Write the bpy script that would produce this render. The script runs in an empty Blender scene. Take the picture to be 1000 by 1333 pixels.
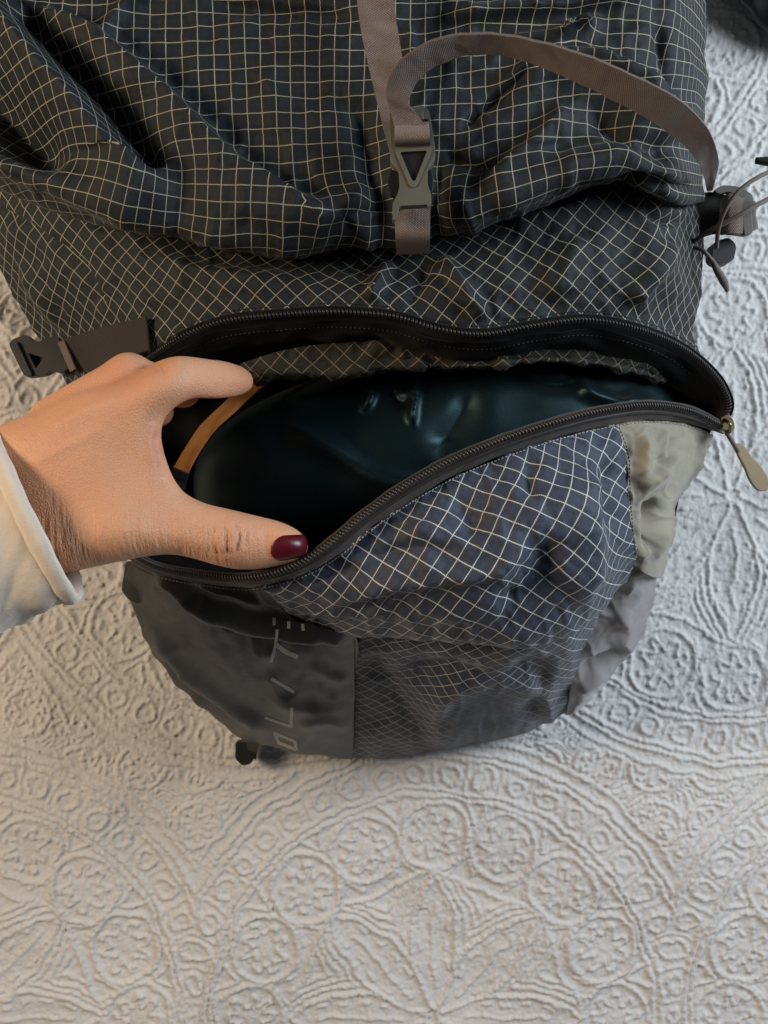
import bpy, bmesh, math, random
import numpy as np
from mathutils import Vector
from mathutils.bvhtree import BVHTree

random.seed(7)
rng = np.random.RandomState(11)
SC = bpy.context.scene
COL = SC.collection

# ------------------------------------------------------------------ camera
H = 0.75                       # camera height above the bed (metres)
K = 0.56 / 0.75 / 1000.0       # metres per photo pixel per metre of distance
cam = bpy.data.cameras.new('camera')
camo = bpy.data.objects.new('camera', cam)
COL.objects.link(camo)
camo.location = (0, 0, H)
cam.sensor_fit = 'HORIZONTAL'
cam.angle = 2 * math.atan(0.5 * 1000 * K)
cam.clip_start = 0.01
cam.clip_end = 50
cam.dof.use_dof = True
cam.dof.focus_distance = 0.515
cam.dof.aperture_fstop = 22.0
SC.camera = camo

# ------------------------------------------------------------------ light
world = bpy.data.worlds.new('World')
SC.world = world
world.use_nodes = True
wb = world.node_tree.nodes['Background']
wb.inputs[0].default_value = (0.92, 0.94, 1.0, 1)
wb.inputs[1].default_value = 0.055

def area(name, loc, target, sx, sy, power, col):
    l = bpy.data.lights.new(name, 'AREA')
    l.shape = 'RECTANGLE'
    l.size = sx
    l.size_y = sy
    l.energy = power
    l.color = col
    o = bpy.data.objects.new(name, l)
    COL.objects.link(o)
    o.location = loc
    d = Vector(target) - Vector(loc)
    o.rotation_euler = d.to_track_quat('-Z', 'Y').to_euler()
    return o

area('window_light', (1.05, 0.42, 0.72), (0.1, 0.0, 0.1), 0.5, 0.7, 19.0, (0.76, 0.87, 1.0))
area('warm_lamp', (-1.08, 0.20, 0.92), (-0.05, -0.05, 0.1), 0.35, 0.35, 13.0, (1.0, 0.80, 0.59))

SC.view_settings.view_transform = 'Standard'
SC.view_settings.look = 'None'
SC.view_settings.exposure = 0.02
SC.view_settings.gamma = 1.0
SC.view_settings.use_curve_mapping = False

# ------------------------------------------------------------------ measuring helpers
def P(px, py, z):
    """world point at height z for a spot measured on the photograph"""
    s = (H - z) * K
    return np.stack([(px - 500.0) * s, (666.5 - py) * s, z + 0 * px], -1)

def PV(px, py, z):
    s = (H - z) * K
    return Vector(((px - 500.0) * s, (666.5 - py) * s, z))

def spline(pts, n, closed=False):
    """smooth curve through pts (k x d), n samples, even chord length"""
    p = np.asarray(pts, float)
    if closed:
        p = np.vstack([p, p[:1]])
    d = np.sqrt(((p[1:] - p[:-1]) ** 2).sum(1)) + 1e-9
    t = np.concatenate([[0], np.cumsum(d)])
    m = np.zeros_like(p)
    s = (p[1:] - p[:-1]) / d[:, None]
    m[1:-1] = (s[:-1] * d[1:, None] + s[1:] * d[:-1, None]) / (d[1:] + d[:-1])[:, None]
    if closed:
        m[0] = m[-1] = (s[0] * d[-1] + s[-1] * d[0]) / (d[0] + d[-1])
    else:
        m[0] = s[0]
        m[-1] = s[-1]
    q = np.linspace(0, t[-1], n, endpoint=not closed)
    i = np.clip(np.searchsorted(t, q, 'right') - 1, 0, len(d) - 1)
    h = d[i][:, None]
    u = ((q - t[i]) / d[i])[:, None]
    return ((2 * u**3 - 3 * u**2 + 1) * p[i] + (u**3 - 2 * u**2 + u) * h * m[i]
            + (-2 * u**3 + 3 * u**2) * p[i + 1] + (u**3 - u**2) * h * m[i + 1])

_perm = rng.rand(256, 256) * 2 * math.pi
def noise2(x, y, seed=0):
    x = x + seed * 17.31
    y = y + seed * 9.77
    xi = np.floor(x).astype(int)
    yi = np.floor(y).astype(int)
    xf, yf = x - xi, y - yi
    def g(a, b):
        an = _perm[(xi + a) & 255, (yi + b) & 255]
        return np.cos(an) * (xf - a) + np.sin(an) * (yf - b)
    u = xf**3 * (xf * (xf * 6 - 15) + 10)
    v = yf**3 * (yf * (yf * 6 - 15) + 10)
    return ((g(0, 0) * (1 - u) + g(1, 0) * u) * (1 - v) + (g(0, 1) * (1 - u) + g(1, 1) * u) * v) * 1.5

def fbm(x, y, o=3, seed=0):
    s = 0
    a = 1.0
    for k in range(o):
        s = s + a * noise2(x * 2**k, y * 2**k, seed + k * 3)
        a *= 0.5
    return s

def polydist(px, py, poly):
    """distance, signed side (+ below for left-to-right lines), position 0..1 along an open line"""
    p = np.asarray(poly, float)
    L = np.sqrt(((p[1:] - p[:-1]) ** 2).sum(1))
    c = np.concatenate([[0], np.cumsum(L)])
    best = np.full(px.shape, 1e9)
    side = np.ones(px.shape)
    tt = np.zeros(px.shape)
    for k in range(len(L)):
        ax, ay = p[k]
        dx, dy = p[k + 1] - p[k]
        t = np.clip(((px - ax) * dx + (py - ay) * dy) / (L[k] ** 2 + 1e-9), 0, 1)
        d = np.hypot(px - ax - t * dx, py - ay - t * dy)
        m = d < best
        best = np.where(m, d, best)
        side = np.where(m, np.sign(dx * (py - ay) - dy * (px - ax)), side)
        tt = np.where(m, (c[k] + t * L[k]) / c[-1], tt)
    return best, side, tt

def fold(poly, wa, wb, h, fade=0.2, pw=1.7):
    poly = spline(poly, max(12, 5 * len(poly)))
    def f(px, py):
        d, s, t = polydist(px, py, poly)
        w = np.where(s > 0, wb, wa)
        e = np.clip(np.minimum(t, 1 - t) / max(fade, 1e-3), 0, 1)
        e = e * e * (3 - 2 * e)
        return h * e * np.exp(-(d / w) ** pw)
    return f

# ------------------------------------------------------------------ object helpers
def new_obj(name, me, mat=None, parent=None):
    o = bpy.data.objects.new(name, me)
    COL.objects.link(o)
    if mat:
        me.materials.append(mat)
    if parent:
        o.parent = parent
    return o

def tag(o, label, cat, group=None, kind=None):
    o['label'] = label
    if cat:
        o['category'] = cat
    if group:
        o['group'] = group
    if kind:
        o['kind'] = kind
    return o

def mesh_from(name, v, f, smooth=True, uv=None, sharp=None):
    me = bpy.data.meshes.new(name)
    v = np.asarray(v, np.float32).reshape(-1, 3)
    f = np.asarray(f, np.int32)
    if f.ndim == 2:
        n, k = f.shape
        me.vertices.add(len(v))
        me.vertices.foreach_set('co', v.ravel())
        me.loops.add(n * k)
        me.loops.foreach_set('vertex_index', f.ravel())
        me.polygons.add(n)
        me.polygons.foreach_set('loop_start', np.arange(0, n * k, k, dtype=np.int32))
        me.polygons.foreach_set('loop_total', np.full(n, k, np.int32))
        if uv is not None:
            l = me.uv_layers.new(name='UVMap')
            l.data.foreach_set('uv', np.asarray(uv, np.float32).reshape(-1, 2)[f.ravel()].ravel())
        me.update(calc_edges=True)
        me.validate()
    me.polygons.foreach_set('use_smooth', np.full(len(me.polygons), smooth))
    if sharp:
        me.set_sharp_from_angle(angle=math.radians(sharp))
    return me

def grid_faces(nv, nu, off=0):
    i = np.arange(nv - 1)[:, None] * nu + np.arange(nu - 1)[None, :]
    return (np.stack([i, i + nu, i + nu + 1, i + 1], -1).reshape(-1, 4) + off)

def relax_uv(X, it_c=500, it_f=40):
    """flatten a cloth grid: uv edge lengths follow the 3D lengths"""
    def arclen(X):
        du = np.sqrt(((X[:, 1:] - X[:, :-1]) ** 2).sum(-1))
        dv = np.sqrt(((X[1:] - X[:-1]) ** 2).sum(-1))
        u = np.concatenate([np.zeros((X.shape[0], 1)), np.cumsum(du, 1)], 1)
        u = u - u[:, [u.shape[1] // 2]]
        v = np.concatenate([np.zeros((1, X.shape[1])), np.cumsum(dv, 0)], 0)
        v = v - v[[v.shape[0] // 2]]
        mid = X.shape[0] // 2, X.shape[1] // 2
        # rows and columns start where the middle row / column puts them
        return np.stack([u + (X[:, [mid[1]], 0] - X[mid[0], mid[1], 0]), v], -1)
    def run(X, U, it):
        es = [((slice(None), slice(1, None)), (slice(None), slice(None, -1))),
              ((slice(1, None), slice(None)), (slice(None, -1), slice(None))),
              ((slice(1, None), slice(1, None)), (slice(None, -1), slice(None, -1))),
              ((slice(1, None), slice(None, -1)), (slice(None, -1), slice(1, None)))]
        L = [np.sqrt(((X[a] - X[b]) ** 2).sum(-1)) for a, b in es]
        for _ in range(it):
            acc = np.zeros_like(U)
            cnt = np.zeros(U.shape[:2] + (1,))
            for (a, b), l in zip(es, L):
                d = U[a] - U[b]
                n = np.sqrt((d ** 2).sum(-1)) + 1e-9
                c = d * (0.5 * (l - n) / n)[..., None]
                acc[a] += c
                acc[b] -= c
                cnt[a] += 1
                cnt[b] += 1
            U = U + acc / cnt * 1.6
        return U
    st = 4
    iv = np.unique(np.append(np.arange(0, X.shape[0], st), X.shape[0] - 1))
    iu = np.unique(np.append(np.arange(0, X.shape[1], st), X.shape[1] - 1))
    Xc = X[np.ix_(iv, iu)]
    Uc = run(Xc, arclen(Xc), it_c)
    out = np.zeros(X.shape[:2] + (2,))
    for k in range(2):
        tmp = np.stack([np.interp(np.arange(X.shape[1]), iu, r) for r in Uc[..., k]], 0)
        out[..., k] = np.stack([np.interp(np.arange(X.shape[0]), iv, c) for c in tmp.T], 1)
    return run(X, out, it_f)

def normals(X):
    du = np.gradient(X, axis=1)
    dv = np.gradient(X, axis=0)
    n = np.cross(dv, du)
    n /= np.sqrt((n ** 2).sum(-1, keepdims=True)) + 1e-12
    if n[..., 2].mean() < 0:
        n = -n
    return n

def panel(name, rows, mat, parent, step=3.0, folds=(), wr=(0.0015, 60), seed=0, rot=0.0,
          cell=0.0074, post=None, uvoff=(0, 0), thick=0.0008):
    """a sewn cloth panel through measured rows (px, py, z), wrinkled along its normal; grid UVs in cells"""
    w = max(abs(r[-1][0] - r[0][0]) + abs(r[-1][1] - r[0][1]) for r in rows)
    hh = abs(np.mean([q[1] for q in rows[-1]]) - np.mean([q[1] for q in rows[0]])) + 40
    nu = int(max(12, w / step))
    nv = int(max(12, hh / step))
    R = np.stack([spline(r, nu) for r in rows], 0)
    # columns: one common parameter across the rows
    d = np.sqrt(((R[1:] - R[:-1])[..., :2] ** 2).sum(-1)).mean(1) + 60 * np.abs(R[1:] - R[:-1])[..., 2].mean(1)
    t = np.concatenate([[0], np.cumsum(d)])
    flat = np.concatenate([t[:, None] * 1.0, R.reshape(len(rows), -1)], 1)
    # hermite in t
    s = (flat[1:] - flat[:-1]) / d[:, None]
    m = np.zeros_like(flat)
    m[1:-1] = (s[:-1] * d[1:, None] + s[1:] * d[:-1, None]) / (d[1:] + d[:-1])[:, None]
    m[0], m[-1] = s[0], s[-1]
    q = np.linspace(0, t[-1], nv)
    i = np.clip(np.searchsorted(t, q, 'right') - 1, 0, len(d) - 1)
    h = d[i][:, None]
    u = ((q - t[i]) / d[i])[:, None]
    G = ((2 * u**3 - 3 * u**2 + 1) * flat[i] + (u**3 - 2 * u**2 + u) * h * m[i]
         + (-2 * u**3 + 3 * u**2) * flat[i + 1] + (u**3 - u**2) * h * m[i + 1])
    G = G[:, 1:].reshape(nv, nu, 3)
    px, py = G[..., 0], G[..., 1]
    X = P(px, py, G[..., 2])
    N = normals(X)
    disp = np.zeros(px.shape)
    for f in folds:
        disp = disp + f(px, py)
    if wr:
        n = fbm(px / wr[1], py / wr[1], 3, seed)
        disp = disp + wr[0] * n + wr[0] * 0.8 * (1 - np.abs(fbm(px / wr[1] * 0.8 + 5, py / wr[1] * 0.8, 2, seed + 4)) * 3).clip(0, 1)
    X = X + N * disp[..., None]
    U = relax_uv(X) / cell
    c, sn = math.cos(rot), math.sin(rot)
    U = np.stack([U[..., 0] * c - U[..., 1] * sn + uvoff[0], U[..., 0] * sn + U[..., 1] * c + uvoff[1]], -1)
    me = mesh_from(name, X, grid_faces(nv, nu), uv=U)
    if post:
        at = me.attributes.new('plain', 'FLOAT', 'POINT')
        at.data.foreach_set('value', np.clip(post(px, py), 0, 1).astype(np.float32).ravel())
    o = new_obj(name, me, mat, parent)
    if thick:
        md = o.modifiers.new('cloth_thickness', 'SOLIDIFY')
        md.thickness = thick
        md.offset = -1
    return o

def side_up(me):
    if sum(p.normal.z * p.area for p in me.polygons) < 0:
        me.flip_normals()

def ribbon(name, ea, eb, mat, parent, n=60, thick=0.0013, m=7, crown=0.0, wav=0.0):
    """webbing between two measured edge lines, with real thickness"""
    A, B = spline(ea, n), spline(eb, n)
    a, b = P(A[:, 0], A[:, 1], A[:, 2]), P(B[:, 0], B[:, 1], B[:, 2])
    w = np.linspace(0, 1, m)
    X = a[:, None] * (1 - w)[None, :, None] + b[:, None] * w[None, :, None]
    N = normals(X)
    X = X + N * (crown * np.sin(w * math.pi))[None, :, None]
    if wav:
        X = X + N * (wav * fbm(np.arange(n)[:, None] / 9.0 + 0 * w[None], w[None] * 1.5 + 0 * np.arange(n)[:, None], 2, 5))[..., None]
    top, bot = X + N * thick * 0.5, X - N * thick * 0.5
    loop = np.concatenate([top, bot[:, ::-1]], 1)       # n x 2m ring
    k = 2 * m
    i = np.arange(n - 1)[:, None] * k
    j = np.arange(k)[None]
    f = np.stack([i + j, i + (j + 1) % k, i + k + (j + 1) % k, i + k + j], -1).reshape(-1, 4)
    caps = []
    for r in (0, n - 1):
        for q in range(m - 1):
            c = [r * k + q, r * k + q + 1, r * k + k - 2 - q, r * k + k - 1 - q]
            caps.append(c if r else c[::-1])
    f = np.vstack([f, caps])
    ln = np.concatenate([[0], np.cumsum(np.sqrt(((X[1:, m // 2] - X[:-1, m // 2]) ** 2).sum(-1)))])
    wd = np.sqrt(((a - b) ** 2).sum(-1)).mean()
    uu = np.concatenate([w * wd, (w * wd)[::-1]])
    uv = np.stack(np.broadcast_arrays(uu[None, :], ln[:, None]), -1) * 1000
    me = mesh_from(name, loop.reshape(-1, 3), f, uv=uv, sharp=50)
    bm = bmesh.new(); bm.from_mesh(me)
    bmesh.ops.recalc_face_normals(bm, faces=bm.faces); bm.to_mesh(me); bm.free()
    return new_obj(name, me, mat, parent)

def tube(name, path, rad, mat, parent, n=50, k=10, flat=1.0):
    Q = spline(path, n)
    X = P(Q[:, 0], Q[:, 1], Q[:, 2])
    r = np.interp(np.linspace(0, 1, n), np.linspace(0, 1, len(rad)), rad) if hasattr(rad, '__len__') else np.full(n, rad)
    T = np.gradient(X, axis=0)
    T /= np.sqrt((T ** 2).sum(-1, keepdims=True))
    up = np.array([0, 0, 1.0])
    S = np.cross(T, up); S /= np.sqrt((S ** 2).sum(-1, keepdims=True)) + 1e-9
    W = np.cross(S, T)
    an = np.linspace(0, 2 * math.pi, k, endpoint=False)
    V = X[:, None] + r[:, None, None] * (np.cos(an)[None, :, None] * S[:, None] + flat * np.sin(an)[None, :, None] * W[:, None])
    i = np.arange(n - 1)[:, None] * k
    j = np.arange(k)[None]
    f = np.stack([i + j, i + (j + 1) % k, i + k + (j + 1) % k, i + k + j], -1).reshape(-1, 4)
    v = V.reshape(-1, 3)
    nb = len(v)
    v = np.vstack([v, X[:1], X[-1:]])
    caps = []
    for q in range(0, k, 2):
        caps.append([nb, (q + 2) % k, q + 1, q])
        o = (n - 1) * k
        caps.append([nb + 1, o + q, o + q + 1, o + (q + 2) % k])
    me = mesh_from(name, v, np.vstack([f, caps]))
    return new_obj(name, me, mat, parent)

def plate(name, outline, holes, z, thick, mat, parent, slope=(0, 0), ctr=None, bevel=0.0006):
    """moulded plate: measured outline with holes, real thickness, rounded edges"""
    c = ctr or outline[0]
    zz = lambda x, y: z + slope[0] * (x - c[0]) + slope[1] * (y - c[1])
    bm = bmesh.new()
    es = []
    for lp in [outline] + list(holes):
        vs = [bm.verts.new(PV(x, y, zz(x, y))) for x, y in lp]
        for a in range(len(vs)):
            es.append(bm.edges.new((vs[a], vs[(a + 1) % len(vs)])))
    bmesh.ops.triangle_fill(bm, edges=es, use_beauty=True)
    bmesh.ops.recalc_face_normals(bm, faces=bm.faces)
    fs = list(bm.faces)
    if sum(f.normal.z for f in fs) < 0:
        bmesh.ops.reverse_faces(bm, faces=fs)
    r = bmesh.ops.extrude_face_region(bm, geom=fs)
    vs = [g for g in r['geom'] if isinstance(g, bmesh.types.BMVert)]
    bmesh.ops.translate(bm, verts=vs, vec=(0, 0, thick))
    bmesh.ops.recalc_face_normals(bm, faces=bm.faces)
    me = bpy.data.meshes.new(name)
    bm.to_mesh(me)
    bm.free()
    o = new_obj(name, me, mat, parent)
    if bevel:
        md = o.modifiers.new('soft_edges', 'BEVEL')
        md.width = bevel
        md.segments = 2
        md.limit_method = 'ANGLE'
        md.angle_limit = math.radians(40)
    return o

def smooth_poly(pts, n):
    return [tuple(p) for p in spline(pts, n, closed=True)]

def round_poly(pts, r=3.0, k=3):
    out = []
    n = len(pts)
    for i in range(n):
        p = np.array(pts[i], float)
        a = np.array(pts[i - 1], float) - p
        b = np.array(pts[(i + 1) % n], float) - p
        la, lb = np.hypot(*a), np.hypot(*b)
        ra = min(r, la * 0.45); rb = min(r, lb * 0.45)
        A, B = p + a / la * ra, p + b / lb * rb
        for q in range(k + 1):
            t = q / k
            out.append(tuple((1 - t) ** 2 * A + 2 * t * (1 - t) * p + t * t * B))
    return out

# ------------------------------------------------------------------ materials
class NT:
    def __init__(self, name):
        self.m = bpy.data.materials.new(name)
        self.m.use_nodes = True
        self.t = self.m.node_tree
        self.b = self.t.nodes['Principled BSDF']
        self.out = self.t.nodes['Material Output']
    def n(self, kind, **kw):
        x = self.t.nodes.new(kind)
        for k, v in kw.items():
            setattr(x, k, v)
        return x
    def put(self, sock, v):
        if isinstance(v, bpy.types.NodeSocket):
            self.t.links.new(v, sock)
        elif v is not None:
            sock.default_value = v
    def math(self, op, a, b=None, c=None, clamp=False):
        x = self.n('ShaderNodeMath', operation=op, use_clamp=clamp)
        self.put(x.inputs[0], a)
        if b is not None: self.put(x.inputs[1], b)
        if c is not None: self.put(x.inputs[2], c)
        return x.outputs[0]
    def mix(self, f, a, b):
        x = self.n('ShaderNodeMix', data_type='RGBA')
        self.put(x.inputs[0], f)
        self.put(x.inputs[6], a)
        self.put(x.inputs[7], b)
        return x.outputs[2]
    def noise(self, vec, scale, detail=2, rough=0.5):
        x = self.n('ShaderNodeTexNoise')
        x.inputs['Scale'].default_value = scale
        x.inputs['Detail'].default_value = detail
        x.inputs['Roughness'].default_value = rough
        if vec is not None: self.put(x.inputs['Vector'], vec)
        return x.outputs['Fac']
    def ss(self, v, lo, hi):
        x = self.n('ShaderNodeMapRange', interpolation_type='SMOOTHSTEP')
        self.put(x.inputs[0], v)
        x.inputs[1].default_value = lo
        x.inputs[2].default_value = hi
        return x.outputs[0]
    def bump(self, h, dist, strength=1.0, prev=None):
        x = self.n('ShaderNodeBump')
        x.inputs['Strength'].default_value = strength
        x.inputs['Distance'].default_value = dist
        self.put(x.inputs['Height'], h)
        if prev is not None: self.put(x.inputs['Normal'], prev)
        return x.outputs[0]
    def set(self, **kw):
        for k, v in kw.items():
            self.put(self.b.inputs[k.replace('_', ' ')], v)
        return self.m

def C(r, g, b):
    """sRGB 0..255 to linear"""
    f = lambda c: (c / 255 / 12.92) if c / 255 < 0.04045 else ((c / 255 + 0.055) / 1.055) ** 2.4
    return (f(r), f(g), f(b), 1)

def m_ripstop(name, base, line, lw=0.052, rough=0.42, sheen=0.25):
    t = NT(name)
    uv = t.n('ShaderNodeUVMap').outputs[0]
    sx = t.n('ShaderNodeSeparateXYZ'); t.put(sx.inputs[0], uv)
    u, v = sx.outputs[0], sx.outputs[1]
    def line_of(a, other):
        fr = t.math('ABSOLUTE', t.math('SUBTRACT', t.math('FRACT', a), 0.5))      # 0.5 at the thread
        d = t.math('SUBTRACT', 0.5, fr)
        core = t.math('SUBTRACT', 1.0, t.ss(d, lw * 0.45, lw))
        # the thread dips under the weave: a dotted line
        dots = t.math('SINE', t.math('MULTIPLY', other, 2 * math.pi * 9))
        dots = t.ss(dots, -1.1, 0.1)
        return core, t.math('MULTIPLY', core, t.math('MULTIPLY_ADD', dots, 0.6, 0.4))
    c1, l1 = line_of(u, v)
    c2, l2 = line_of(v, u)
    ln = t.math('MAXIMUM', l1, l2)
    co = t.math('MAXIMUM', c1, c2)
    # faint diagonal emboss between the threads
    dg1 = t.math('ABSOLUTE', t.math('SUBTRACT', t.math('FRACT', t.math('ADD', u, v)), 0.5))
    dg2 = t.math('ABSOLUTE', t.math('SUBTRACT', t.math('FRACT', t.math('SUBTRACT', u, v)), 0.5))
    dg = t.math('SUBTRACT', 1.0, t.ss(t.math('MINIMUM', dg1, dg2), 0.0, 0.10))
    tri = t.ss(t.math('MULTIPLY', t.math('SUBTRACT', dg1, 0.25), t.math('SUBTRACT', dg2, 0.25)), -0.02, 0.02)
    n1 = t.noise(uv, 0.35, 3)
    n2 = t.noise(uv, 14.0, 2)
    b2 = (base[0] * 1.7, base[1] * 1.65, base[2] * 1.55, 1)
    col = t.mix(t.math('MULTIPLY', tri, 0.45), base, b2)
    col = t.mix(t.math('MULTIPLY', dg, 0.30), col, b2)
    col = t.mix(t.math('MULTIPLY', n2, 0.35), col, b2)
    ln = t.math('MULTIPLY', ln, t.math('MULTIPLY_ADD', n1, 0.5, 0.68), clamp=True)
    pl = t.n('ShaderNodeAttribute', attribute_name='plain').outputs['Fac']
    ln = t.math('MULTIPLY', ln, t.math('SUBTRACT', 1.0, pl))
    col = t.mix(ln, col, line)
    wv = t.math('MULTIPLY', t.math('SINE', t.math('MULTIPLY', u, 2 * math.pi * 18)), t.math('SINE', t.math('MULTIPLY', v, 2 * math.pi * 18)))
    b = t.bump(co, 0.00018, 0.8)
    b = t.bump(wv, 0.00006, 0.5, b)
    b = t.bump(dg, 0.00012, 0.45, b)
    b = t.bump(t.noise(uv, 1.3, 4, 0.6), 0.0007, 0.5, b)
    return t.set(Base_Color=col, Roughness=t.math('MULTIPLY_ADD', n2, 0.2, rough), Normal=b, Sheen_Weight=sheen, Sheen_Roughness=0.4,
                 Specular_IOR_Level=0.22)

def m_nylon(name, base, rough=0.4, weave=900, crink=60, sheen=0.15, spec=0.5, cr=0.0010, var=0.5):
    t = NT(name)
    oc = t.n('ShaderNodeTexCoord').outputs['Object']
    n = t.noise(oc, weave, 2)
    n2 = t.noise(oc, crink, 4, 0.55)
    n3 = t.noise(oc, 14, 3)
    hi = tuple(min(1, c * (1 + var)) for c in base[:3]) + (1,)
    col = t.mix(t.math('MULTIPLY', n3, 0.6), base, hi)
    col = t.mix(t.math('MULTIPLY', n, 0.5), col, hi)
    b = t.bump(n, 0.00012, 0.5)
    b = t.bump(n2, cr, 0.5, b)
    return t.set(Base_Color=col, Roughness=t.math('MULTIPLY_ADD', n, 0.15, rough), Normal=b, Sheen_Weight=sheen, Specular_IOR_Level=spec)

def m_web(name, base, hi):
    t = NT(name)
    uv = t.n('ShaderNodeUVMap').outputs[0]
    sx = t.n('ShaderNodeSeparateXYZ'); t.put(sx.inputs[0], uv)
    u, v = sx.outputs[0], sx.outputs[1]
    a = t.math('SINE', t.math('MULTIPLY', u, 2 * math.pi / 1.35))
    row = t.math('MULTIPLY', v, 2 * math.pi / 1.1)
    ph = t.math('MULTIPLY', t.math('SIGN', a), 1.57)
    w = t.math('MULTIPLY', t.math('ABSOLUTE', a), t.math('MULTIPLY_ADD', t.math('SINE', t.math('ADD', row, ph)), 0.5, 0.5))
    n = t.noise(uv, 0.9, 3)
    nl = t.noise(uv, 0.08, 2)
    f = t.math('MULTIPLY_ADD', w, 0.75, t.math('MULTIPLY', n, 0.3), clamp=True)
    col = t.mix(f, base, hi)
    col = t.mix(t.math('MULTIPLY', nl, 0.35), col, base)
    b = t.bump(w, 0.00035, 0.9)
    b = t.bump(n, 0.0001, 0.6, b)
    return t.set(Base_Color=col, Roughness=0.72, Normal=b, Sheen_Weight=0.2, Specular_IOR_Level=0.3)

def m_plastic(name, base, rough=0.42):
    t = NT(name)
    oc = t.n('ShaderNodeTexCoord').outputs['Object']
    n = t.noise(oc, 1500, 2)
    n2 = t.noise(oc, 90, 4)
    hi = tuple(c * 1.5 for c in base[:3]) + (1,)
    col = t.mix(t.math('MULTIPLY', n2, 0.6), base, hi)
    b = t.bump(n, 0.00005, 0.6)
    return t.set(Base_Color=col, Roughness=t.math('MULTIPLY_ADD', n2, 0.3, rough - 0.1), Normal=b)

def m_bed():
    t = NT('matelasse_cotton')
    oc = t.n('ShaderNodeTexCoord').outputs['Object']
    n = t.noise(oc, 420, 3, 0.6)
    n2 = t.noise(oc, 6, 3)
    n3 = t.noise(oc, 1400, 2)
    col = t.mix(n2, (0.57, 0.545, 0.51, 1), (0.65, 0.625, 0.59, 1))
    b = t.bump(n, 0.0007, 0.65)
    b = t.bump(n3, 0.0002, 0.6, b)
    return t.set(Base_Color=col, Roughness=0.85, Normal=b, Sheen_Weight=0.25, Specular_IOR_Level=0.2)

def m_skin():
    t = NT('skin')
    oc = t.n('ShaderNodeTexCoord').outputs['Object']
    at = t.n('ShaderNodeAttribute', attribute_name='flush').outputs['Fac']
    n1 = t.noise(oc, 45, 4, 0.6)
    n2 = t.noise(oc, 500, 3)
    vo = t.n('ShaderNodeTexVoronoi', feature='DISTANCE_TO_EDGE')
    vo.inputs['Scale'].default_value = 650
    t.put(vo.inputs['Vector'], oc)
    ve = t.ss(vo.outputs['Distance'], 0.0, 0.25)
    # long creases running across the thumb root
    mp = t.n('ShaderNodeMapping')
    mp.inputs['Rotation'].default_value = (0, 0, math.radians(-12))
    mp.inputs['Scale'].default_value = (430, 60, 60)
    t.put(mp.inputs['Vector'], oc)
    cr = t.noise(mp.outputs[0], 1.0, 3, 0.55)
    cm = t.n('ShaderNodeAttribute', attribute_name='crease').outputs['Fac']
    col = t.mix(n1, (0.62, 0.285, 0.145, 1), (0.74, 0.37, 0.20, 1))
    col = t.mix(t.math('MULTIPLY', at, 0.75), col, (0.52, 0.17, 0.10, 1))
    col = t.mix(t.math('MULTIPLY', n2, 0.18), col, (0.75, 0.47, 0.32, 1))
    b = t.bump(ve, 0.00022, 0.55)
    b = t.bump(n2, 0.0002, 0.5, b)
    b = t.bump(t.math('MULTIPLY', cr, cm), 0.0022, 0.9, b)
    m = t.set(Base_Color=col, Roughness=t.math('MULTIPLY_ADD', n2, 0.2, 0.42), Normal=b,
              Subsurface_Weight=0.18, Subsurface_Scale=0.004, Specular_IOR_Level=0.4)
    t.b.inputs['Subsurface Radius'].default_value = (1.0, 0.35, 0.2)
    return m

def m_knit():
    t = NT('cream_jersey')
    oc = t.n('ShaderNodeTexCoord').outputs['Object']
    mp = t.n('ShaderNodeMapping')
    mp.inputs['Rotation'].default_value = (0, 0, math.radians(28))
    mp.inputs['Scale'].default_value = (900, 1500, 900)
    t.put(mp.inputs['Vector'], oc)
    n = t.noise(mp.outputs[0], 1.0, 2)
    n2 = t.noise(oc, 30, 4, 0.6)
    col = t.mix(n2, (0.66, 0.56, 0.44, 1), (0.74, 0.65, 0.53, 1))
    col = t.mix(t.math('MULTIPLY', n, 0.3), col, (0.62, 0.54, 0.44, 1))
    b = t.bump(n, 0.0003, 0.6)
    b = t.bump(n2, 0.003, 0.5, b)
    return t.set(Base_Color=col, Roughness=0.9, Normal=b, Sheen_Weight=0.3, Specular_IOR_Level=0.2)

def m_plain(name, col, rough=0.5, **kw):
    t = NT(name)
    oc = t.n('ShaderNodeTexCoord').outputs['Object']
    n = t.noise(oc, 160, 4, 0.6)
    hi = tuple(min(1, c * 1.45) for c in col[:3]) + (1,)
    return t.set(Base_Color=t.mix(n, col, hi), Roughness=t.math('MULTIPLY_ADD', n, 0.2, rough - 0.1),
                 Normal=t.bump(n, 0.0002, 0.4), **kw)

CREAM = (0.66, 0.60, 0.45, 1)
M = {}
M['rip'] = m_ripstop('ripstop_nylon', (0.011, 0.0140, 0.0155, 1), (0.46, 0.42, 0.31, 1), lw=0.039, rough=0.5, sheen=0.05)
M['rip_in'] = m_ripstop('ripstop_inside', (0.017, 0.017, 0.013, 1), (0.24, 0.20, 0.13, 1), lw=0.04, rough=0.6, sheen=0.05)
M['rip_low'] = m_ripstop('ripstop_slate_lit', (0.036, 0.043, 0.062, 1), (0.74, 0.72, 0.63, 1), lw=0.040, sheen=0.12)  # slate cloth, with the pocket's bluish light raised into its base colour
M['dark'] = m_nylon('coated_charcoal_nylon', (0.019, 0.019, 0.017, 1), rough=0.36, sheen=0.06)
M['olive'] = m_nylon('olive_grey_nylon', (0.22, 0.195, 0.142, 1), rough=0.62, sheen=0.3, spec=0.2)
M['taupe'] = m_nylon('taupe_nylon', (0.19, 0.172, 0.165, 1), rough=0.5, sheen=0.3, spec=0.3)
M['slate'] = m_nylon('slate_nylon', (0.050, 0.052, 0.066, 1), rough=0.45)
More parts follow.
